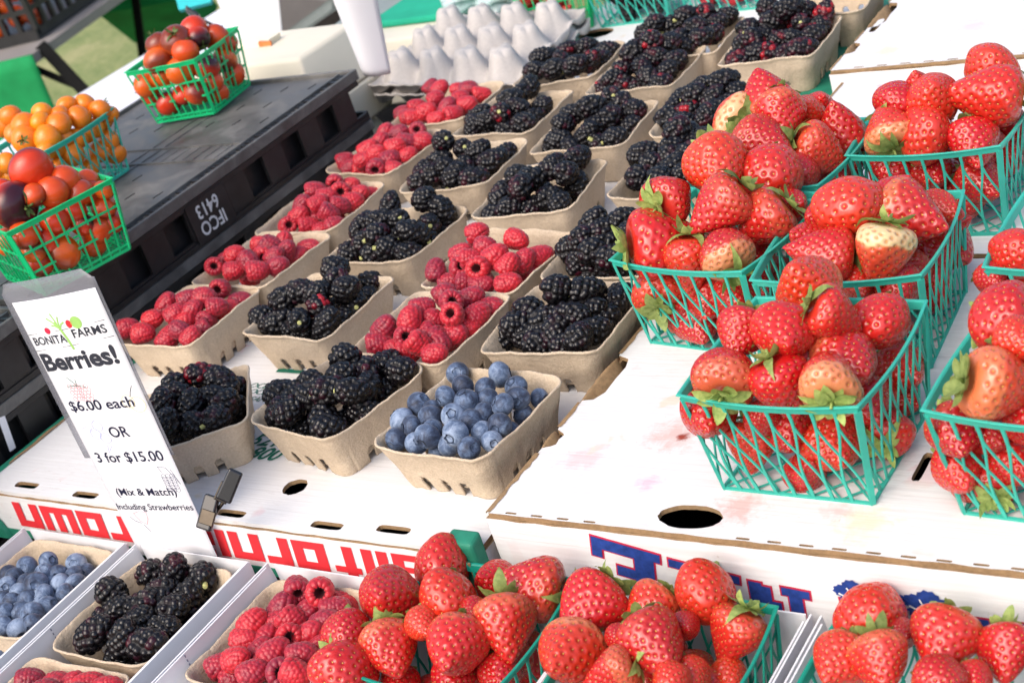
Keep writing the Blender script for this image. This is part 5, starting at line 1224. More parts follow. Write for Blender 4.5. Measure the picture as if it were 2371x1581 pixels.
for key, (cx, cy, an, kind, short, lab, rise, pts) in FR.items():
    carton(cx, cy, an, TZ+.003, lab, 'brown pulp berry cartons in trays')
    small_fruit(kind, short, pts, Heap(cx, cy, TZ+.009, TZ+.003+HC, .052, math.radians(an), rise, -.002, name=short), 0, 4 if kind != 'blueberry' else 12, {'blueberry': 1.15, 'blackberry': 1.17, 'raspberry': 1.12}[kind])
for (cx, cy, an, short, lab, rise, pts) in (
 (-.655, .6215, 0, 'leftmost front strawberry basket', 'deep teal mesh basket of strawberries in the leftmost strawberry tray', .038,
  [(1021,1313,73,(-.1,.15,.95),N0,3),(1222,1354,86,(-.9,.2,.3),(0,.25,0),0),(1137,1345,52,(-.4,.3,.6),N0,4),(896,1381,76,(-.15,.15,.95),N0,1),(1038,1391,73,(.05,-.2,.95),OR,3),(1171,1460,77,(.1,-.7,.5),(.3,.1,0),4),(906,1510,72,(.3,-.6,.6),N0,1),(1049,1508,83,(-.2,-.3,.9),(0,.15,0),0),(804,1476,64,(.1,-.2,.95),DK,6),(800,1560,80,(.3,-.5,.75),(0,0,.2),3),(1055,1582,62,(0,-.2,.95),DK,1),(1161,1570,50,(.1,-.3,.9),N0,0),(981,1449,42,(.2,-.2,.9),OR,0),(926,1592,48,(0,-.2,.95),N0,0),(1100,1420,36,(0,0,1),DK,0)]),
 (-.4935, .6215, 0, 'middle front strawberry basket', 'deep teal mesh basket of strawberries in front of the blue lettering', .034,
  [(1355,1415,82,(-.55,-.5,.5),N0,2),(1498,1420,68,(-.7,-.45,.5),OR,5),(1632,1375,77,(-.15,-.15,.95),O2,3),(1521,1500,84,(.35,-.5,.75),(.1,.05,.35),1),(1312,1521,90,(-.35,-.1,.8),(.5,.4,0),0),(1698,1475,74,(-.35,-.75,.4),N0,4),(1409,1562,62,(-.75,-.4,.3),N0,2),(1600,1580,52,(0,-.2,.95),O2,1),(1690,1580,50,(.1,-.2,.95),OR,0),(1555,1585,48,(-.2,-.1,.95),OR,3),(1440,1480,36,(0,0,1),DK,0),(1590,1450,34,(0,0,1),DK,0)]),
 (-.3225, .6215, 0, 'strawberry basket before the emblem', 'deep teal mesh basket of strawberries in front of the leaf emblem', .036,
  [(2020,1426,86,(.0,.2,.95),OR,3),(2183,1495,86,(-.35,-.55,.6),(.2,0,.1),0),(2040,1540,74,(.0,-.65,.6),N0,1),(1938,1540,72,(-.5,-.3,.6),OR,4),(2180,1580,66,(0,0,1),(.3,0,.25),6),(2326,1518,72,(-.15,-.75,.5),(0,0,.2),5),(2090,1470,36,(0,0,1),DK,0),(2260,1580,45,(0,-.2,.9),N0,0)])):
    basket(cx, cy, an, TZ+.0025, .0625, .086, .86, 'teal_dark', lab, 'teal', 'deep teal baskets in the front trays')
    strawberries(short, Heap(cx, cy, TZ+.008, TZ+.088, .061, 0, rise*.85, -.017, name=short), pts, .92)
# ---------------------------------------------------------------- black folded crates
def at_x(px, py, X):
    v = ray(px, py); return EYE + v*((X-EYE[0])/v[0])
def crate(x0, x1, y0, y1, z0, z1, label, deco=True, windows=True, seams=()):
    root = empty('folding_crate', ((x0+x1)/2, (y0+y1)/2, z0)); tag(root, label, 'plastic crate', 'black folding crates stacked along the berry cartons')
    ox, oy, oz = root.location; h = z1-z0
    # top plate with drainage slots
    holes = []
    if deco:
        rr = random.Random(int(z1*1000)+int(y0*100))
        for i in range(7):
            for j in range(11):
                x = x0+.045+i*.05+(.012 if j % 2 else 0); y = y0+.035+j*.052
                if rr.random() < .78 and x < x1-.05 and all(abs(y-s_) > .014 for s_ in seams): holes.append([(x, y), (x+.0030, y-.001), (x+.0045, y+.016), (x+.0015, y+.017)])
    panel('top_plate', [(x0+.008, y0+.008), (x1-.008, y0+.008), (x1-.008, y1-.008), (x0+.008, y1-.008)], holes, .003,
          lambda x, y, hh: (x-ox, y-oy, z1-.0065+hh-oz), [M['crate'], M['crate_side']], root)
    R = MB()
    for (a, b, c, d) in ((x0, x1, y0, y0+.006), (x0, x1, y1-.006, y1), (x0, x0+.006, y0+.006, y1-.006), (x1-.005, x1, y0+.006, y1-.006)):
        R.box(a-ox, b-ox, c-oy, d-oy, z1-.014-oz, z1-oz)
    o = R.build('top_rim', M['crate'], root); bevel(o.data, .0008, 1)  # grey colour paints an edge highlight onto the black rim
    if deco:
        R = MB()
        R.box(x1-.026-ox, x1-.0225-ox, y0+.01-oy, y1-.01-oy, z1-.006-oz, z1-.0008-oz); o = R.build('inner_rib', M['crate'], root)
        R = MB(); rr = random.Random(5)                    # knobbly hinge teeth in the channel
        y = y0+.012
        while y < y1-.014:
            l = rr.uniform(.003, .007); R.box(x1-.021-ox, x1-.006-ox-rr.uniform(0, .006), y-oy, y+l-oy, z1-.006-oz, z1-.006+rr.uniform(.001, .0042)-oz); y += l+rr.uniform(.002, .005)
        o = R.build('hinge_teeth', M['crate_side'], root); o['kind'] = 'stuff'
        for s_ in seams:
            R = MB(); R.box(x0+.01-ox, x1-.027-ox, s_-.0016-oy, s_+.0016-oy, z1-.006-oz, z1-.0030-oz); R.build('seam_rib', M['crate'], root)
        for (xx, ya, yb) in ((x0+.20, y0+.02, y1-.02), (x0+.222, y0+.02, y1-.02)):
            R = MB(); R.box(xx-.0014-ox, xx+.0014-ox, ya-oy, yb-oy, z1-.0058-oz, z1-.0038-oz); R.build('long_rib', M['crate'], root)
        if seams:
            for k in range(7):
                R = MB(); xx = x0+.24+k*.019; R.box(xx-ox, xx+.0018-ox, seams[0]+.003-oy, seams[-1]-.003-oy, z1-.0058-oz, z1-.0042-oz); R.build('short_rib', M['crate'], root)
    # body and the pierced side walls
    R = MB(); R.box(x0+.016-ox, x1-.016-ox, y0+.016-oy, y1-.016-oy, .001, h-.016); R.build('folded_body', M['crate_side'], root)
    for nm, (pa, pb), pl in (('side_wall', (y0, y1), 'x'), ('side_wall', (y0, y1), 'X'), ('end_wall', (x0, x1), 'y'), ('end_wall', (x0, x1), 'Y')):
        R = MB(); L = pb-pa; n = int(round(L/.075))
        def seg(a, b, za, zb, dep=0.0):
            if pl == 'X': R.box(x1-.005-dep-ox, x1-.0006-dep-ox, a-oy, b-oy, za, zb)
            elif pl == 'x': R.box(x0+.0006-ox, x0+.005-ox, a-oy, b-oy, za, zb)
            elif pl == 'y': R.box(a-ox, b-ox, y0+.0006-oy, y0+.005-oy, za, zb)
            else: R.box(a-ox, b-ox, y1-.005-oy, y1-.0006-oy, za, zb)
        seg(pa+.006, pb-.006, .001, .007); seg(pa+.006, pb-.006, .0075, .0105, .0018); seg(pa+.006, pb-.006, h-.021, h-.0145)
        for k in range(n):
            a = pa+L*k/n+.008; b = pa+L*(k+.56)/n+.004
            seg(a, b, .011, h-.0215, .0008)
        R.build(nm, M['crate_side'], root)
    return root
CX1 = -1.330
c_top = crate(CX1-.40, CX1, .862, 1.462, .0545, .125, 'topmost black folding crate carrying the tomato baskets, slotted lid', True, seams=(1.205, 1.250))
crate(CX1-.40, CX1-.002, .864, 1.460, -.0165, .054, 'second black folding crate from the top of the stack', False)
crate(CX1-.40, CX1-.001, .863, 1.461, TZ+.0004, -.017, 'lowest black folding crate of the stack, beside the raspberries', False)
crate(CX1-.405, CX1-.006, .250, .856, .0500, .1205, 'black folding crate behind the price sign, top of the nearer stack', True)
crate(CX1-.404, CX1-.007, .251, .855, -.021, .0495, 'middle black folding crate of the nearer stack', False)
c_low = crate(CX1-.403, CX1-.008, .250, .854, TZ+.0004, -.0215, 'lowest black folding crate of the nearer stack with fruit sticker', False)
# rubbed-in number on the crate side, upside down
R = MB(); ox, oy, oz = c_top.location; R.box(CX1-.0003-ox, CX1+.0006-ox, 1.098-oy, 1.168-oy, .0575-oz, .1075-oz); R.build('label_panel', M['crate_side'], c_top)
for s_, zc in (('IFCO', .0735), ('6413', .0945)):
    put_text(s_, .0235, c_top, M['white_ink'], lambda x, y, zc=zc: (CX1+.0010, 1.131-x*.86, zc-y), .0004)
p = [at_x(*q, CX1-.0075) for q in ((-6, 968), (10, 962), (36, 1036), (22, 1046))]
ox, oy, oz = c_low.location
m_ = MB(); m_.add([(CX1-.0068-ox, q[1]-oy, max(q[2], -.086)-oz) for q in p], [(0, 1, 2, 3)]); m_.build('sticker', M['paper'], c_low)

# ---------------------------------------------------------------- tomatoes in baskets
def tomatoes(cont, heap, pts):
    items = []
    for p in pts:
        P = heap.hit(p[0], p[1], .014); items.append([P, p[2]*((P-EYE) @ FWD)/F, p])
    relax(items, .72)
    for P, r, p in items:
        s = r/.02*1.16; tip = p[4] if len(p) > 4 else (rnd.uniform(-.5, .5), rnd.uniform(-.8, .8), rnd.uniform(-.2, .9))
        o = p[3]; P[2] = max(P[2], heap.z0+r*.7)
        col = {'r': (0, rnd.choice((0, .12, .3)), rnd.choice((0, .4, .75)), 1), 'd': (0, 0, 1, 1), 'o': (0, rnd.uniform(.65, .85), 0, 1), 'y': (0, 1, 0, 1)}[o]
        fruit('tomato', rnd.choice(TOM), P, orient(tip, rnd.uniform(0, 6)), s, cont, col, [('calyx', rnd.choice(TCAL), None)] if rnd.random() < .7 or len(p) > 4 else [], r=r,
              note={'r': 'red', 'd': 'purple-black', 'o': 'orange', 'y': 'yellow-orange'}[o])
ZC = .1255
def extra(lst, pts, col): return lst+[(x, y, r, col) for x, y, r in pts]
basket(-1.552, 1.388, 10, ZC, .058, .080, .84, 'green', 'bright green mesh basket of dark red tomatoes at the far end of the crate lid', 'grid', 'bright green grid baskets of tomatoes', .0015)
tomatoes('far tomato basket', Heap(-1.552, 1.388, ZC+.003, ZC+.08, .052, .17, .035, -.006),
  [(408,95,33,'r',(.05,-.35,-.9)),(366,102,26,'r'),(367,141,30,'r'),(449,67,28,'d'),(459,90,26,'d'),(500,88,28,'r'),(524,103,24,'r'),(340,197,27,'r'),(418,165,30,'r'),(476,155,29,'d'),(490,190,24,'r'),(456,213,28,'r'),(391,240,26,'d'),(541,172,24,'r'),(425,220,22,'d'),(374,179,24,'r'),(430,120,28,'r'),(520,140,26,'r'),(505,215,22,'r'),(350,225,20,'d')])
basket(-1.552, 1.130, 1, ZC, .060, .080, .86, 'teal', 'teal mesh basket of orange cherry tomatoes on the crate lid', 'teal', 'teal mesh tomato baskets', .003)
tomatoes('orange tomato basket', Heap(-1.552, 1.130, ZC+.003, ZC+.08, .054, 0, .038, -.006),
  [(25,270,24,'o'),(8,292,25,'o'),(55,289,26,'o'),(94,283,22,'y'),(98,262,22,'y'),(155,245,21,'o'),(197,241,22,'o'),(232,256,23,'o'),(138,267,20,'o'),(184,272,25,'o'),(136,288,27,'o'),(59,323,29,'o',(-.05,.2,-.95)),(110,320,28,'o'),(107,350,20,'o'),(128,344,22,'o'),(168,357,26,'o'),(201,309,22,'o'),(220,297,20,'y'),(230,352,22,'o'),(268,356,22,'o'),(239,280,20,'y'),(256,266,18,'o'),(134,387,20,'o'),(252,326,22,'o'),(35,310,22,'o'),(180,320,22,'o'),(210,385,20,'o'),(150,320,22,'o')])
basket(-1.628, .985, -6, ZC, .060, .080, .86, 'teal', 'teal mesh basket of orange tomatoes cut off at the left edge', 'teal', 'teal mesh tomato baskets', .003)
tomatoes('left edge tomato basket', Heap(-1.628, .985, ZC+.003, ZC+.08, .054, 0, .02, -.006), [(15,378,22,'o'),(24,404,20,'y'),(-5,392,20,'o'),(8,425,20,'o'),(40,398,18,'o'),(-20,400,22,'o'),(-10,430,22,'o')])
basket(-1.3575, .9405, -18.4, ZC-.001, .063, .082, .84, 'green', 'bright green mesh basket of red and purple tomatoes nearest the price sign', 'grid', 'bright green grid baskets of tomatoes', .0005)
tomatoes('near tomato basket', Heap(-1.3575, .9405, ZC+.002, ZC+.082, .056, -.32, .045, -.006),
  [(73,393,45,'d',(.35,-.5,.75)),(122,445,33,'r',(0,-.4,.9)),(150,418,32,'r'),(203,420,26,'r'),(34,475,50,'d',(-.6,.1,-.4)),(78,452,26,'r'),(5,443,26,'d'),(126,510,32,'r'),(57,545,32,'r'),(184,448,30,'r'),(212,449,28,'r'),(224,533,32,'r'),(258,514,26,'r'),(142,583,40,'r'),(88,608,32,'r'),(216,565,28,'r'),(77,582,26,'r'),(170,490,26,'r'),(240,480,26,'r'),(190,520,26,'d'),(110,560,26,'d'),(20,560,30,'r'),(240,440,22,'r')])
basket(-1.445, .775, -10, .1215, .060, .080, .84, 'green', 'bright green mesh basket at the left edge behind the sign top', 'grid', 'bright green grid baskets of tomatoes', .0005)

# far baskets on the last flat
def fill_random(kind, cont, cx, cy, z0, half, n, hh):
    for i in range(n):
        k = i/n; P = np.array([cx+rnd.uniform(-1, 1)*(half-.012), cy+rnd.uniform(-1, .3)*(half-.012), z0+.012+hh*k])
        if i % 2 == 0: P[1] = cy-half+.014
        if kind == 'strawberry':
            sh = rnd.randrange(len(STRAW)); me, se, L = STRAW[sh]
            fruit(kind, me, P, orient((rnd.uniform(-1, 1), rnd.uniform(-1, .3), .6)), .62, cont, (.3, .1, .1, 1), [('seeds', se, 'stuff')], note='small red')
        else:
            me = {'blackberry': BLACK, 'raspberry': RASP}[kind]; fruit(kind, rnd.choice(me), P, orient((rnd.uniform(-1, 1), rnd.uniform(-1, 1), rnd.uniform(-.5, 1))), 1.12, cont, (rnd.choice((0, .1, .3)), 0, 0, 1), note='dark')
basket(-1.292, 1.905, 28, .0004, .056, .085, .84, 'green', 'bright green mesh basket of small strawberries at the top edge', 'grid', 'baskets on the far flat', .0005)
fill_random('strawberry', 'far green basket', -1.292, 1.905, .002, .045, 12, .06)
basket(-1.153, 1.936, 2, .0004, .066, .085, .86, 'teal', 'far teal mesh basket of blackberries at the top edge', 'teal', 'baskets on the far flat', .002)
fill_random('blackberry', 'far teal blackberry basket', -1.153, 1.936, .002, .054, 20, .06)
basket(-1.006, 1.938, 0, .0004, .064, .085, .86, 'teal', 'far teal mesh basket of raspberries at the top edge', 'teal', 'baskets on the far flat', .002)
fill_random('raspberry', 'far teal raspberry basket', -1.006, 1.938, .002, .054, 24, .05)

# ---------------------------------------------------------------- egg tray, egg cartons, bag
def egg_tray(z_off, label, shift=0.0):
    U = np.array([.070, -.012]); V = np.array([-.012, .086]); O = np.array([-1.428+shift, 1.667]); n = 110; rows = []
    A = np.linspace(-.62, 3.58, n); B = np.linspace(-.62, 2.62, n)
    a, b = np.meshgrid(A, B, indexing='ij')
    pk = (.5+.5*np.cos(2*math.pi*a))*(.5+.5*np.cos(2*math.pi*b)); rid = np.maximum(.5+.5*np.cos(2*math.pi*a), .5+.5*np.cos(2*math.pi*b))
    zz = .006+.031*np.clip(pk*1.75, 0, 1)**.9+.013*rid**3
    edge = np.minimum(np.minimum(a-A[0], A[-1]-a), np.minimum(b-B[0], B[-1]-b)); zz = np.where(edge < .03, .019, zz)
    zz += .0006*np.sin(a*17+b*11)
    P = np.stack([O[0]+a*U[0]+b*V[0], O[1]+a*U[1]+b*V[1], z_off+zz], -1)
    me = grid_mesh('egg_tray', P, False, None, M['egg']); o = link('egg_tray', me)
    md = o.modifiers.new('t', 'SOLIDIFY'); md.thickness = .0028; tag(o, label, 'egg tray', 'stacked pulp egg trays'); return o
egg_tray(.0195, 'upper grey pulp egg tray with rows of cone peaks behind the raspberries'); egg_tray(.004, 'lower grey pulp egg tray under the first one', .004)
def clamshell(cx, cy, ang, z0, lx, ly, h, label, latch=True):
    root = empty('egg_carton', (cx, cy, z0), ang); tag(root, label, 'egg carton', 'cream egg cartons')
    m_ = MB(); m_.hexa([(-lx, -ly, 0), (lx, -ly, 0), (lx, ly, 0), (-lx, ly, 0)], [(-lx-.004, -ly-.004, h*.42), (lx+.004, -ly-.004, h*.42), (lx+.004, ly+.004, h*.42), (-lx-.004, ly+.004, h*.42)])
    o = m_.build('base', M['cream'], root); bevel(o.data, .004, 3)
    m_ = MB(); m_.hexa([(-lx-.004, -ly-.004, h*.43), (lx+.004, -ly-.004, h*.43), (lx+.004, ly+.004, h*.43), (-lx-.004, ly+.004, h*.43)], [(-lx+.010, -ly+.012, h), (lx-.010, -ly+.012, h), (lx-.010, ly-.012, h), (-lx+.010, ly-.012, h)])
    o = m_.build('lid', M['cream'], root, True); bevel(o.data, .007, 4)
    if latch:
        m_ = MB(); m_.box(-.016, .006, -ly-.0065, -ly-.0035, h*.40, h*.62); o = m_.build('latch', M['cream'], root); bevel(o.data, .001, 2)
    return root
clamshell(-1.60, 1.60, -.02, TZ, .118, .058, .075, 'cream egg carton under the latched one behind the crate'); clamshell(-1.60, 1.60, -.02, TZ+.0755, .122, .080, .138, 'closed cream egg carton with a front latch behind the black crate')
clamshell(-1.63, 1.93, .06, TZ, .12, .07, .11, 'cream egg carton behind the egg tray, under the green cloth', False)
m_ = MB(); m_.box(-1.70, -1.45, 1.93, 2.12, .0225, .035); g = m_.build('folded_cloth', M['cloth_teal']); bevel(g.data, .005, 3); tag(g, 'folded teal green cloth lying on the far egg carton', 'cloth')
nu, nv = 40, 44; th = np.linspace(.01, math.pi-.01, nu)[:, None]; ph = np.linspace(0, 2*math.pi, nv, endpoint=False)[None, :]
rr = 1+.16*np.sin(5*ph+3*th)+.1*np.sin(9*ph-7*th)+.07*np.sin(17*th+3*ph)
bc = (-1.47, 1.965, .055)
P = np.stack([bc[0]+.075*rr*np.sin(th)*np.cos(ph), bc[1]+.05*rr*np.sin(th)*np.sin(ph), bc[2]+.05*rr*np.cos(th)], -1)
o = link('plastic_bag', grid_mesh('plastic_bag', P, True, None, M['bag'])); tag(o, 'crumpled clear plastic bag behind the grey egg tray', 'plastic bag')

# ---------------------------------------------------------------- price sign and clip
SX0, SX1, SZ0, SZ1, SYP = -1.099, -.972, -.046, .262, .6865
sign = empty('price_sign', ((SX0+SX1)/2, SYP, SZ0)); tag(sign, 'tall laminated berry price sign clipped upright to the front flat', 'price sign')
ox, oy, oz = sign.location
BLc, BRc, TRc, TLc = (-1.099, -.046), (-.977, -.035), (-.967, .264), (-1.099, .246)
def S(s, t, out=0.0):
    """s across 0..1, t down 0..1 of the sheet; a slight bow makes it read as paper"""
    xt = TLc[0]+(TRc[0]-TLc[0])*s; zt = TLc[1]+(TRc[1]-TLc[1])*s; xb = BLc[0]+(BRc[0]-BLc[0])*s; zb = BLc[1]+(BRc[1]-BLc[1])*s
    y = SYP-.004*math.sin(math.pi*s)*(1-t)*.8-out
    return (xt+(xb-xt)*t-ox, y-oy, zt+(zb-zt)*t-oz)
def sheet_poly(nm, s0, s1, t0, t1, out, mat, rad=0.0, n=20):
    P = []
    for i in range(n+1):
        t = t0+(t1-t0)*i/n; row = []
        for j in range(13):
            s = s0+(s1-s0)*j/12
            if rad and i == 0 and j in (0, 12): tt = t+rad*.5; s = s+(rad if j == 0 else -rad)*.3; row.append(S(s, tt, out)); continue
            row.append(S(s, t, out))
        P.append(row)
    me = grid_mesh(nm, np.array(P), False, None, mat); o = link(nm, me, None, sign)
    md = o.modifiers.new('t', 'SOLIDIFY'); md.thickness = .0003; return o
sheet_poly('laminate', 0, 1, 0, .62, .0, M['lam'], .06); sheet_poly('paper', .085, .975, .062, 1.0, .0008, M['paper'])
def stext(body, s, t, size, mat, wide=None, bold=0.0, shear=0, nm='lettering', rise=0.0, sp=1.0):
    me = text_mesh(body, size, bold, 0, 'CENTER', shear, sp); xs = [v.co.x for v in me.vertices]; w_ = max(xs)-min(xs); k = (wide*.125/w_) if wide else 1
    for v in me.vertices:
        x = v.co.x*k/.125; y = v.co.y/.30; v.co = S(s+x, t-y-rise*x, .0014)
    me.materials.append(mat); me.update(); return link(nm, me, None, sign)
stext('BONITA', .30, .197, .0115, M['ink_grey'], .37, .00018); stext('FARMS', .74, .187, .0115, M['ink_grey'], .34, .00018)
stext('Berries!', .50, .272, .0245, M['ink_grey'], .80, .0009)
stext('$6.00 each', .50, .428, .0150, M['ink'], .70, .0002); stext('OR', .55, .527, .0160, M['ink'], .21, .0002); stext('3 for $15.00', .52, .618, .0155, M['ink'], .74, .0002)
stext('(Mix & Match)', .52, .748, .0115, M['ink'], .67, .00015); stext('Including Strawberries', .53, .805, .0098, M['ink'], .85, .0001)
def sline(pts, w_, mat, nm='drawing'):
    m_ = MB(); m_.ribbon([S(s, t, .0013) for s, t in pts], (0, 1, 0), w_, .0002); return m_.build(nm, mat, sign)
sline([(.08, .172), (.5, .168), (.93, .160)], .0004, M['ink_grey'], 'rule'); sline([(.08, .228), (.5, .222), (.95, .213)], .0004, M['ink_grey'], 'rule')
sline([(.515, .235), (.50, .20), (.475, .165), (.45, .14)], .0030, M['celery']); 
for (a, b) in ((.38, .125), (.44, .112), (.50, .125), (.54, .145), (.40, .150)): sline([(.475, .165), ((a+.47)/2, (b+.155)/2), (a, b)], .0014, M['celery'])
def sring(s, t, a, b, w_, mat, fill=False):
    if fill:
        m_ = MB(); P = [S(s+a*math.cos(q), t+b*math.sin(q), .0013) for q in np.linspace(0, 2*math.pi, 18, endpoint=False)]; m_.add(P, [tuple(range(18))]); return m_.build('drawing', mat, sign)
    return sline([(s+a*math.cos(q), t+b*math.sin(q)) for q in np.linspace(0, 2*math.pi, 17)], w_, mat)
sring(.66, .152, .055, .020, 0, M['celery'], True); sring(.585, .153, .030, .013, 0, M['red'], True); sring(.33, .165, .03, .011, 0, M['redline'], True)
for (s, t) in ((.30, .375), (.40, .378)):
    for k in range(5):
        for j in range(3): sring(s-.04+.04*j+(.02 if k % 2 else 0), t-.018+.011*k, .021, .0075, .00025, M['pinkline'])
sline([(.28, .325), (.33, .345), (.35, .358)], .0005, M['greenink']); sline([(.36, .335), (.35, .358)], .0005, M['greenink']); sline([(.24, .357), (.32, .355), (.44, .362)], .0005, M['greenink'])
for (s, t) in ((.35, .500), (.29, .528), (.38, .545)): sring(s, t, .055, .019, .0004, M['lilac'])
sline([(.16, .51), (.22, .50), (.27, .52)], .0004, M['lilac']); sline([(.36, .57), (.33, .60), (.40, .575)], .0004, M['lilac'])
sring(.88, .438, .075, .026, .0004, M['yellowline']); sring(.80, .425, .06, .022, .0004, M['yellowline']); sline([(.90, .375), (.86, .395), (.84, .41)], .0005, M['ink_grey'])
for k in range(6):
    for j in range(3): sring(.80+.045*j, .69+.010*k, .023, .008, .00025, M['line'])
sline([(.80, .675), (.78, .655), (.86, .660), (.90, .69), (.94, .72), (.90, .665)], .0005, M['line'])
sline([(.26, .83), (.30, .86), (.36, .872), (.40, .85), (.41, .825), (.33, .822), (.26, .83)], .0005, M['pinkline']); sline([(.30, .868), (.24, .86), (.20, .845)], .0005, M['line']); sline([(.32, .875), (.36, .90)], .0005, M['line'])
# spring clip
clip = empty('spring_clip', (-.965, .69, .0)); tag(clip, 'black and steel spring clip gripping the lower right edge of the price sign', 'clip')
def obox(nm, P, ax, ay, hx, hy, hz, mat, bv=.0015, taper=1.0):
    ax = Vector(ax).normalized(); az = ax.cross(Vector(ay)).normalized(); ay = az.cross(ax); c = Vector(P)-clip.location; m_ = MB()
    q = lambda i, j, k, tp=1.0: c+ax*hx*i+ay*hy*j*tp+az*hz*k
    m_.hexa([q(-1, -1, -1), q(1, -1, -1, taper), q(1, 1, -1, taper), q(-1, 1, -1)], [q(-1, -1, 1), q(1, -1, 1, taper), q(1, 1, 1, taper), q(-1, 1, 1)])
    o = m_.build(nm, M[mat], clip); bevel(o.data, bv, 3); return o
R_, U_, T_ = Vector(RIGHT), Vector(UP), -Vector(FWD)
pa = at_y(532, 1124, .684); pb = at_y(482, 1186, .668); pc = at_y(506, 1155, .678)
obox('lever', pa, R_*.42+U_*.9+T_*.2, R_*.9-U_*.42, .0145, .0070, .0026, 'clip_black', .0018, .9)
obox('lever_plate', (Vector(pa)+Vector(pc))/2+T_*.001, R_*.42+U_*.9, R_*.9-U_*.42, .0085, .0058, .0016, 'steel', .0008)
obox('jaw', pb, R_*.26+U_*.96, R_*.93-U_*.2+T_*.3, .0150, .0072, .0028, 'clip_black', .0018, .95)
obox('jaw_plate', Vector(pb)-U_*.004+T_*.0030, R_*.26+U_*.96, R_*.93-U_*.2+T_*.3, .0062, .0068, .0014, 'steel', .0006)
m_ = MB(); a = Vector(at_y(494, 1196, .674))-clip.location; b = Vector(at_y(528, 1148, .682))-clip.location
m_.tube([a, a*.5+b*.5+T_*.004, b], .0016, 8); m_.build('spring_wire', M['steel'], clip, True)

# ---------------------------------------------------------------- things standing behind
def card(nm, px4, Y, mat, label, cat, curve=0.0, th=.0012, grp=None):
    """an upright sheet standing in the plane Y, its four corners given clockwise from top left"""
    c = [at_y(x, y, Y) for x, y in px4]; P = []
    for i in range(15):
        t = i/14; row = []
        for j in range(15):
            s = j/14; a = c[0]*(1-s)+c[1]*s; b = c[3]*(1-s)+c[2]*s; q = a*(1-t)+b*t; q = q+np.array([0, curve*math.sin(math.pi*s)*(1-.4*t), 0]); row.append(q)
        P.append(row)
    o = link(nm, grid_mesh(nm, np.array(P), False, None, M[mat])); md = o.modifiers.new('t', 'SOLIDIFY'); md.thickness = th; tag(o, label, cat, grp); return o
card('blank_sign', [(470, -70), (640, -70), (656, 91), (551, 106)], 1.700, 'paper', 'plain white sign card standing behind the far tomato basket', 'sign card')
card('curled_sign', [(758, -40), (866, -40), (905, 170), (838, 160)], 1.515, 'paper', 'blurred curled white sheet standing at the corner of the black crate', 'sign sheet', -.03)
wt = MB(); wt.box(-2.69, -2.31, .3, 3.0, TZ-.03, TZ+.001); o = wt.build('side_table', M['paper']); tag(o, 'white topped folding table edge next to the lawn', 'table')
wt = MB(); wt.box(-2.305, -1.9, .3, 3.0, TZ-.03, TZ+.0005); o = wt.build('grey_mat', M['greyplastic']); tag(o, 'grey plastic mat lying beyond the black crates', 'mat')
# printed bag, tool, scale
bag = empty('printed_bag', tuple(at_y(590, 180, 1.60))); tag(bag, 'small printed food bag with orange and blue picture behind the tomato basket', 'printed bag')
def bagpiece(nm, px4, Y, mat, th, out=0.0):
    m_ = MB(); c = [Vector(at_y(x, y, Y))-bag.location for x, y in px4]
    m_.hexa([c[3]+Vector((0, th, 0)), c[2]+Vector((0, th, 0)), c[2], c[3]], [c[0]+Vector((0, th, 0)), c[1]+Vector((0, th, 0)), c[1], c[0]]); o = m_.build(nm, M[mat], bag); bevel(o.data, .002, 2); return o
bagpiece('pouch', [(548, 104), (622, 92), (628, 170), (575, 184)], 1.600, 'cream', .03)
bagpiece('printed_patch', [(598, 96), (627, 96), (632, 132), (606, 128)], 1.5985, 'orangeprint', .001); bagpiece('printed_patch', [(611, 140), (628, 142), (627, 165), (612, 162)], 1.5985, 'blueprint', .001)
bagpiece('printed_patch', [(560, 120), (572, 122), (592, 142), (578, 143)], 1.5985, 'cloth_teal', .001)
sc = empty('table_scale', (-1.95, 2.05, TZ)); tag(sc, 'grey weighing scale edge with pale top behind the cream egg carton', 'scale')
def scpiece(nm, px, d, mat, th=.02):
    m_ = MB(); c = [Vector(at_d(x, y, d))-sc.location for x, y in px]; n = Vector(UP)*-th
    m_.hexa([q+n for q in c], c); return m_.build(nm, M[mat], sc)
scpiece('scale_plate', [(655, 82), (770, -6), (640, -30), (560, 40)], 2.62, 'greytop', .012); scpiece('scale_edge', [(668, 92), (782, 14), (768, -5), (655, 78)], 2.60, 'greyplastic', .02)
scpiece('scale_foot', [(690, 110), (788, 34), (782, 22), (678, 94)], 2.58, 'steel', .01)
tool = empty('knife', tuple(at_d(460, 40, 2.5))); tag(tool, 'dark handled knife lying behind the far tomato basket', 'knife')
m_ = MB(); m_.ribbon([Vector(at_d(x, y, 2.5))-tool.location for x, y in ((431, 22), (446, 32), (462, 42))], UP, .016, .012); o = m_.build('handle', M['clip_black'], tool); bevel(o.data, .003, 2)
m_ = MB(); m_.ribbon([Vector(at_d(x, y, 2.5))-tool.location for x, y in ((462, 42), (482, 54), (506, 64))], UP, lambda t: .014-.008*t, .005); m_.build('blade', M['steel'], tool)
m_ = MB(); c = [at_d(x, y, 2.7) for x, y in ((400, -30), (492, -30), (487, 6), (414, 24))]; n = FWD*.02
m_.hexa([q+n for q in c], c); tag(m_.build('card_box', M['cyan']), 'bright cyan card box at the top edge behind the tomatoes', 'box')
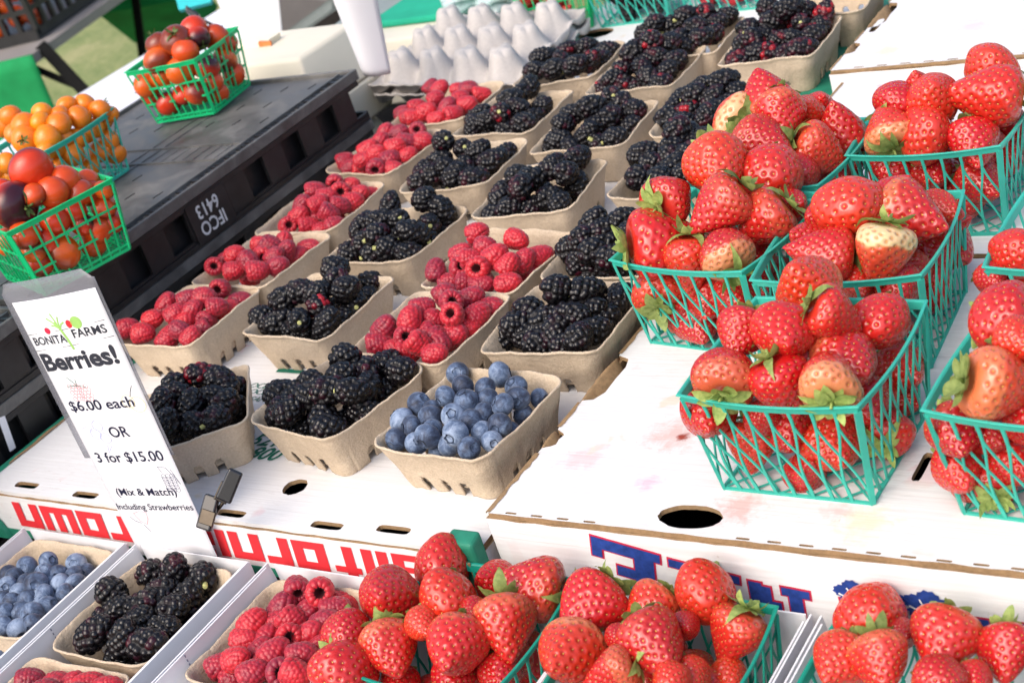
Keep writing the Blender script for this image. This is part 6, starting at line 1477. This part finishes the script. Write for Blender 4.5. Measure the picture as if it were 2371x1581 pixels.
# second stall: table, cloth, crate of tomatoes, legs
st = empty('stall_table', (-3.7, 2.7, -.84)); tag(st, 'grey topped folding table of the next stall with green cloth', 'table')
A1, A2 = at(72, 128, -.09), at(262, -6, -.09); dr = (A2-A1)/np.linalg.norm(A2-A1); pr = np.array([-dr[1], dr[0], 0])
def stp(a, b, z): q = A1+dr*a+pr*b; return Vector((q[0], q[1], z))-st.location
m_ = MB(); m_.hexa([stp(-.0, 0, -.115), stp(2.0, 0, -.115), stp(2.0, 1.0, -.115), stp(-.0, 1.0, -.115)], [stp(-.0, 0, -.09), stp(2.0, 0, -.09), stp(2.0, 1.0, -.09), stp(-.0, 1.0, -.09)]); m_.build('table_top', M['greytop'], st)
P = []
for i in range(14):
    row = []
    for j in range(50):
        b = 1.0*j/49; row.append(tuple(stp(-.012-.012*math.sin(j*.9)*i/13-.02*(i/13), b-.01, -.086-.50*i/13)))
    P.append(row)
o = link('hanging_cloth', grid_mesh('hanging_cloth', np.array(P), False, None, M['cloth_green']), None, st); md = o.modifiers.new('t', 'SOLIDIFY'); md.thickness = .004
m_ = MB(); m_.ribbon([Vector(at_d(x, y, 3.9))-st.location for x, y in ((96, 106), (190, 206), (236, 262))], FWD, .030, .03); m_.build('leg', M['metalblack'], st)
m_ = MB(); m_.ribbon([Vector(at_d(x, y, 3.92))-st.location for x, y in ((60, 150), (130, 180), (215, 215))], FWD, .018, .02); m_.build('brace', M['metalblack'], st)
t3 = empty('far_stall_table', tuple(at_d(330, 0, 5.2))); tag(t3, 'far stall table with dark green cloth and black leg on the lawn', 'table')
m_ = MB(); c = [Vector(at_d(x, y, 5.2))-t3.location for x, y in ((262, -60), (440, -60), (412, 2), (228, 34))]; n = Vector(FWD)*.5
m_.hexa([q+n for q in c], c); m_.build('hanging_cloth', M['cloth_green'], t3)
m_ = MB(); m_.ribbon([Vector(at_d(x, y, 4.9))-t3.location for x, y in ((304, -60), (315, 10), (328, 110), (345, 240))], FWD, .024, .024); m_.build('leg', M['metalblack'], t3)
# black open crate of tomatoes on the next stall
oc = empty('open_crate', tuple(stp(.16, .42, -.09)+st.location), math.atan2(dr[1], dr[0])); tag(oc, 'black open-sided crate of dark tomatoes on the next stall', 'plastic crate')
L1, L2, hh = .58, .36, .15
m_ = MB(); m_.box(-.02, L1, -L2, L2*.7, .002, .01); m_.build('base', M['crate_side'], oc)
for nm, dirx in (('side_wall', 0), ('end_wall', 1)):
    m_ = MB(); n = 14
    if not dirx:
        for z0_, z1_ in ((.01, .03), (.075, .088), (hh-.015, hh)): m_.box(0, L1, -L2, -L2+.012, z0_, z1_)
        for k in range(n): x = L1*k/(n-1); m_.box(x-.007, x+.007, -L2+.0005, -L2+.011, .03, hh-.015)
    else:
        for z0_, z1_ in ((.01, .03), (.075, .088), (hh-.015, hh)): m_.box(-.02, -.008, -L2, L2*.7, z0_, z1_)
        for k in range(n): y = -L2+(L2*1.7)*k/(n-1); m_.box(-.0195, -.0085, y-.007, y+.007, .03, hh-.015)
    o = m_.build(nm, M['crate_side'], oc)
for i in range(40):
    x, y = rnd.uniform(.02, L1-.02), -L2+.04+rnd.uniform(0, .30)
    if i < 14: x, y = .02, -L2+.04+.025*i
    if 14 <= i < 28: x, y = .02+.04*(i-14), -L2+.035
    q = Vector(oc.location)+Matrix.Rotation(oc.rotation_euler.z, 3, 'Z') @ Vector((x, y, rnd.uniform(.035, hh+.005)))
    fruit('tomato', rnd.choice(TOM), q, orient((rnd.uniform(-1, 1), rnd.uniform(-1, 1), .2)), rnd.uniform(1.1, 1.5), 'open crate on the next stall', (0, .25, rnd.choice((.2, .6)), 1), hidden=True)

# ---------------------------------------------------------------- which fruit is which
ORD = ['first', 'second', 'third', 'fourth', 'fifth', 'sixth', 'seventh', 'eighth', 'ninth']
byc = {}
for rec in PLACED: byc.setdefault((rec[2], rec[1]), []).append(rec)
for (cont, kind), recs in byc.items():
    for o, _, _, P, hid, note in recs:
        o['category'] = kind; o['group'] = f'{kind.replace("berry", "berries") if kind.endswith("berry") else kind+"es"} in the {cont}'
    for r in recs:
        if r[4] and len(f'{kind} half buried low at the {r[5]} of the {cont}'.split()) > 16: r[5] = r[5].split()[-1]
    vis = [r for r in recs if not r[4]]
    for r in recs:
        if r[4] and 'open crate' in cont: r[0]['label'] = 'dark red tomato seen through the bars of the black crate on the next stall'
        elif r[4]: r[0]['label'] = f'{kind} half buried low at the {r[5] or "bottom"} of the {cont}'
    if not vis: continue
    vis.sort(key=lambda r: proj(r[3])[1]); per = 4 if len(vis) <= 22 else 5
    rows = [vis[i:i+per] for i in range(0, len(vis), per)]
    if len(rows) > 1 and len(rows[-1]) == 1: last = rows.pop(); rows[-1] += last
    n = len(rows); rn = {1: ['only'], 2: ['top', 'bottom'], 3: ['top', 'middle', 'bottom'], 4: ['top', 'upper', 'lower', 'bottom']}.get(n) or ['top']+[ORD[i] for i in range(1, n-1)]+['bottom']
    for i, row in enumerate(rows):
        row.sort(key=lambda r: proj(r[3])[0])
        for j, r in enumerate(row):
            pos = 'leftmost' if j == 0 else ('rightmost' if j == len(row)-1 else ORD[j]+' from left')
            lab_ = f'{r[5]} {kind}, {pos} in {rn[i]} row of {cont}'.strip()
            r[0]['label'] = lab_ if len(lab_.split()) <= 16 else lab_.split(' ', 1)[1].replace(' from left', '')
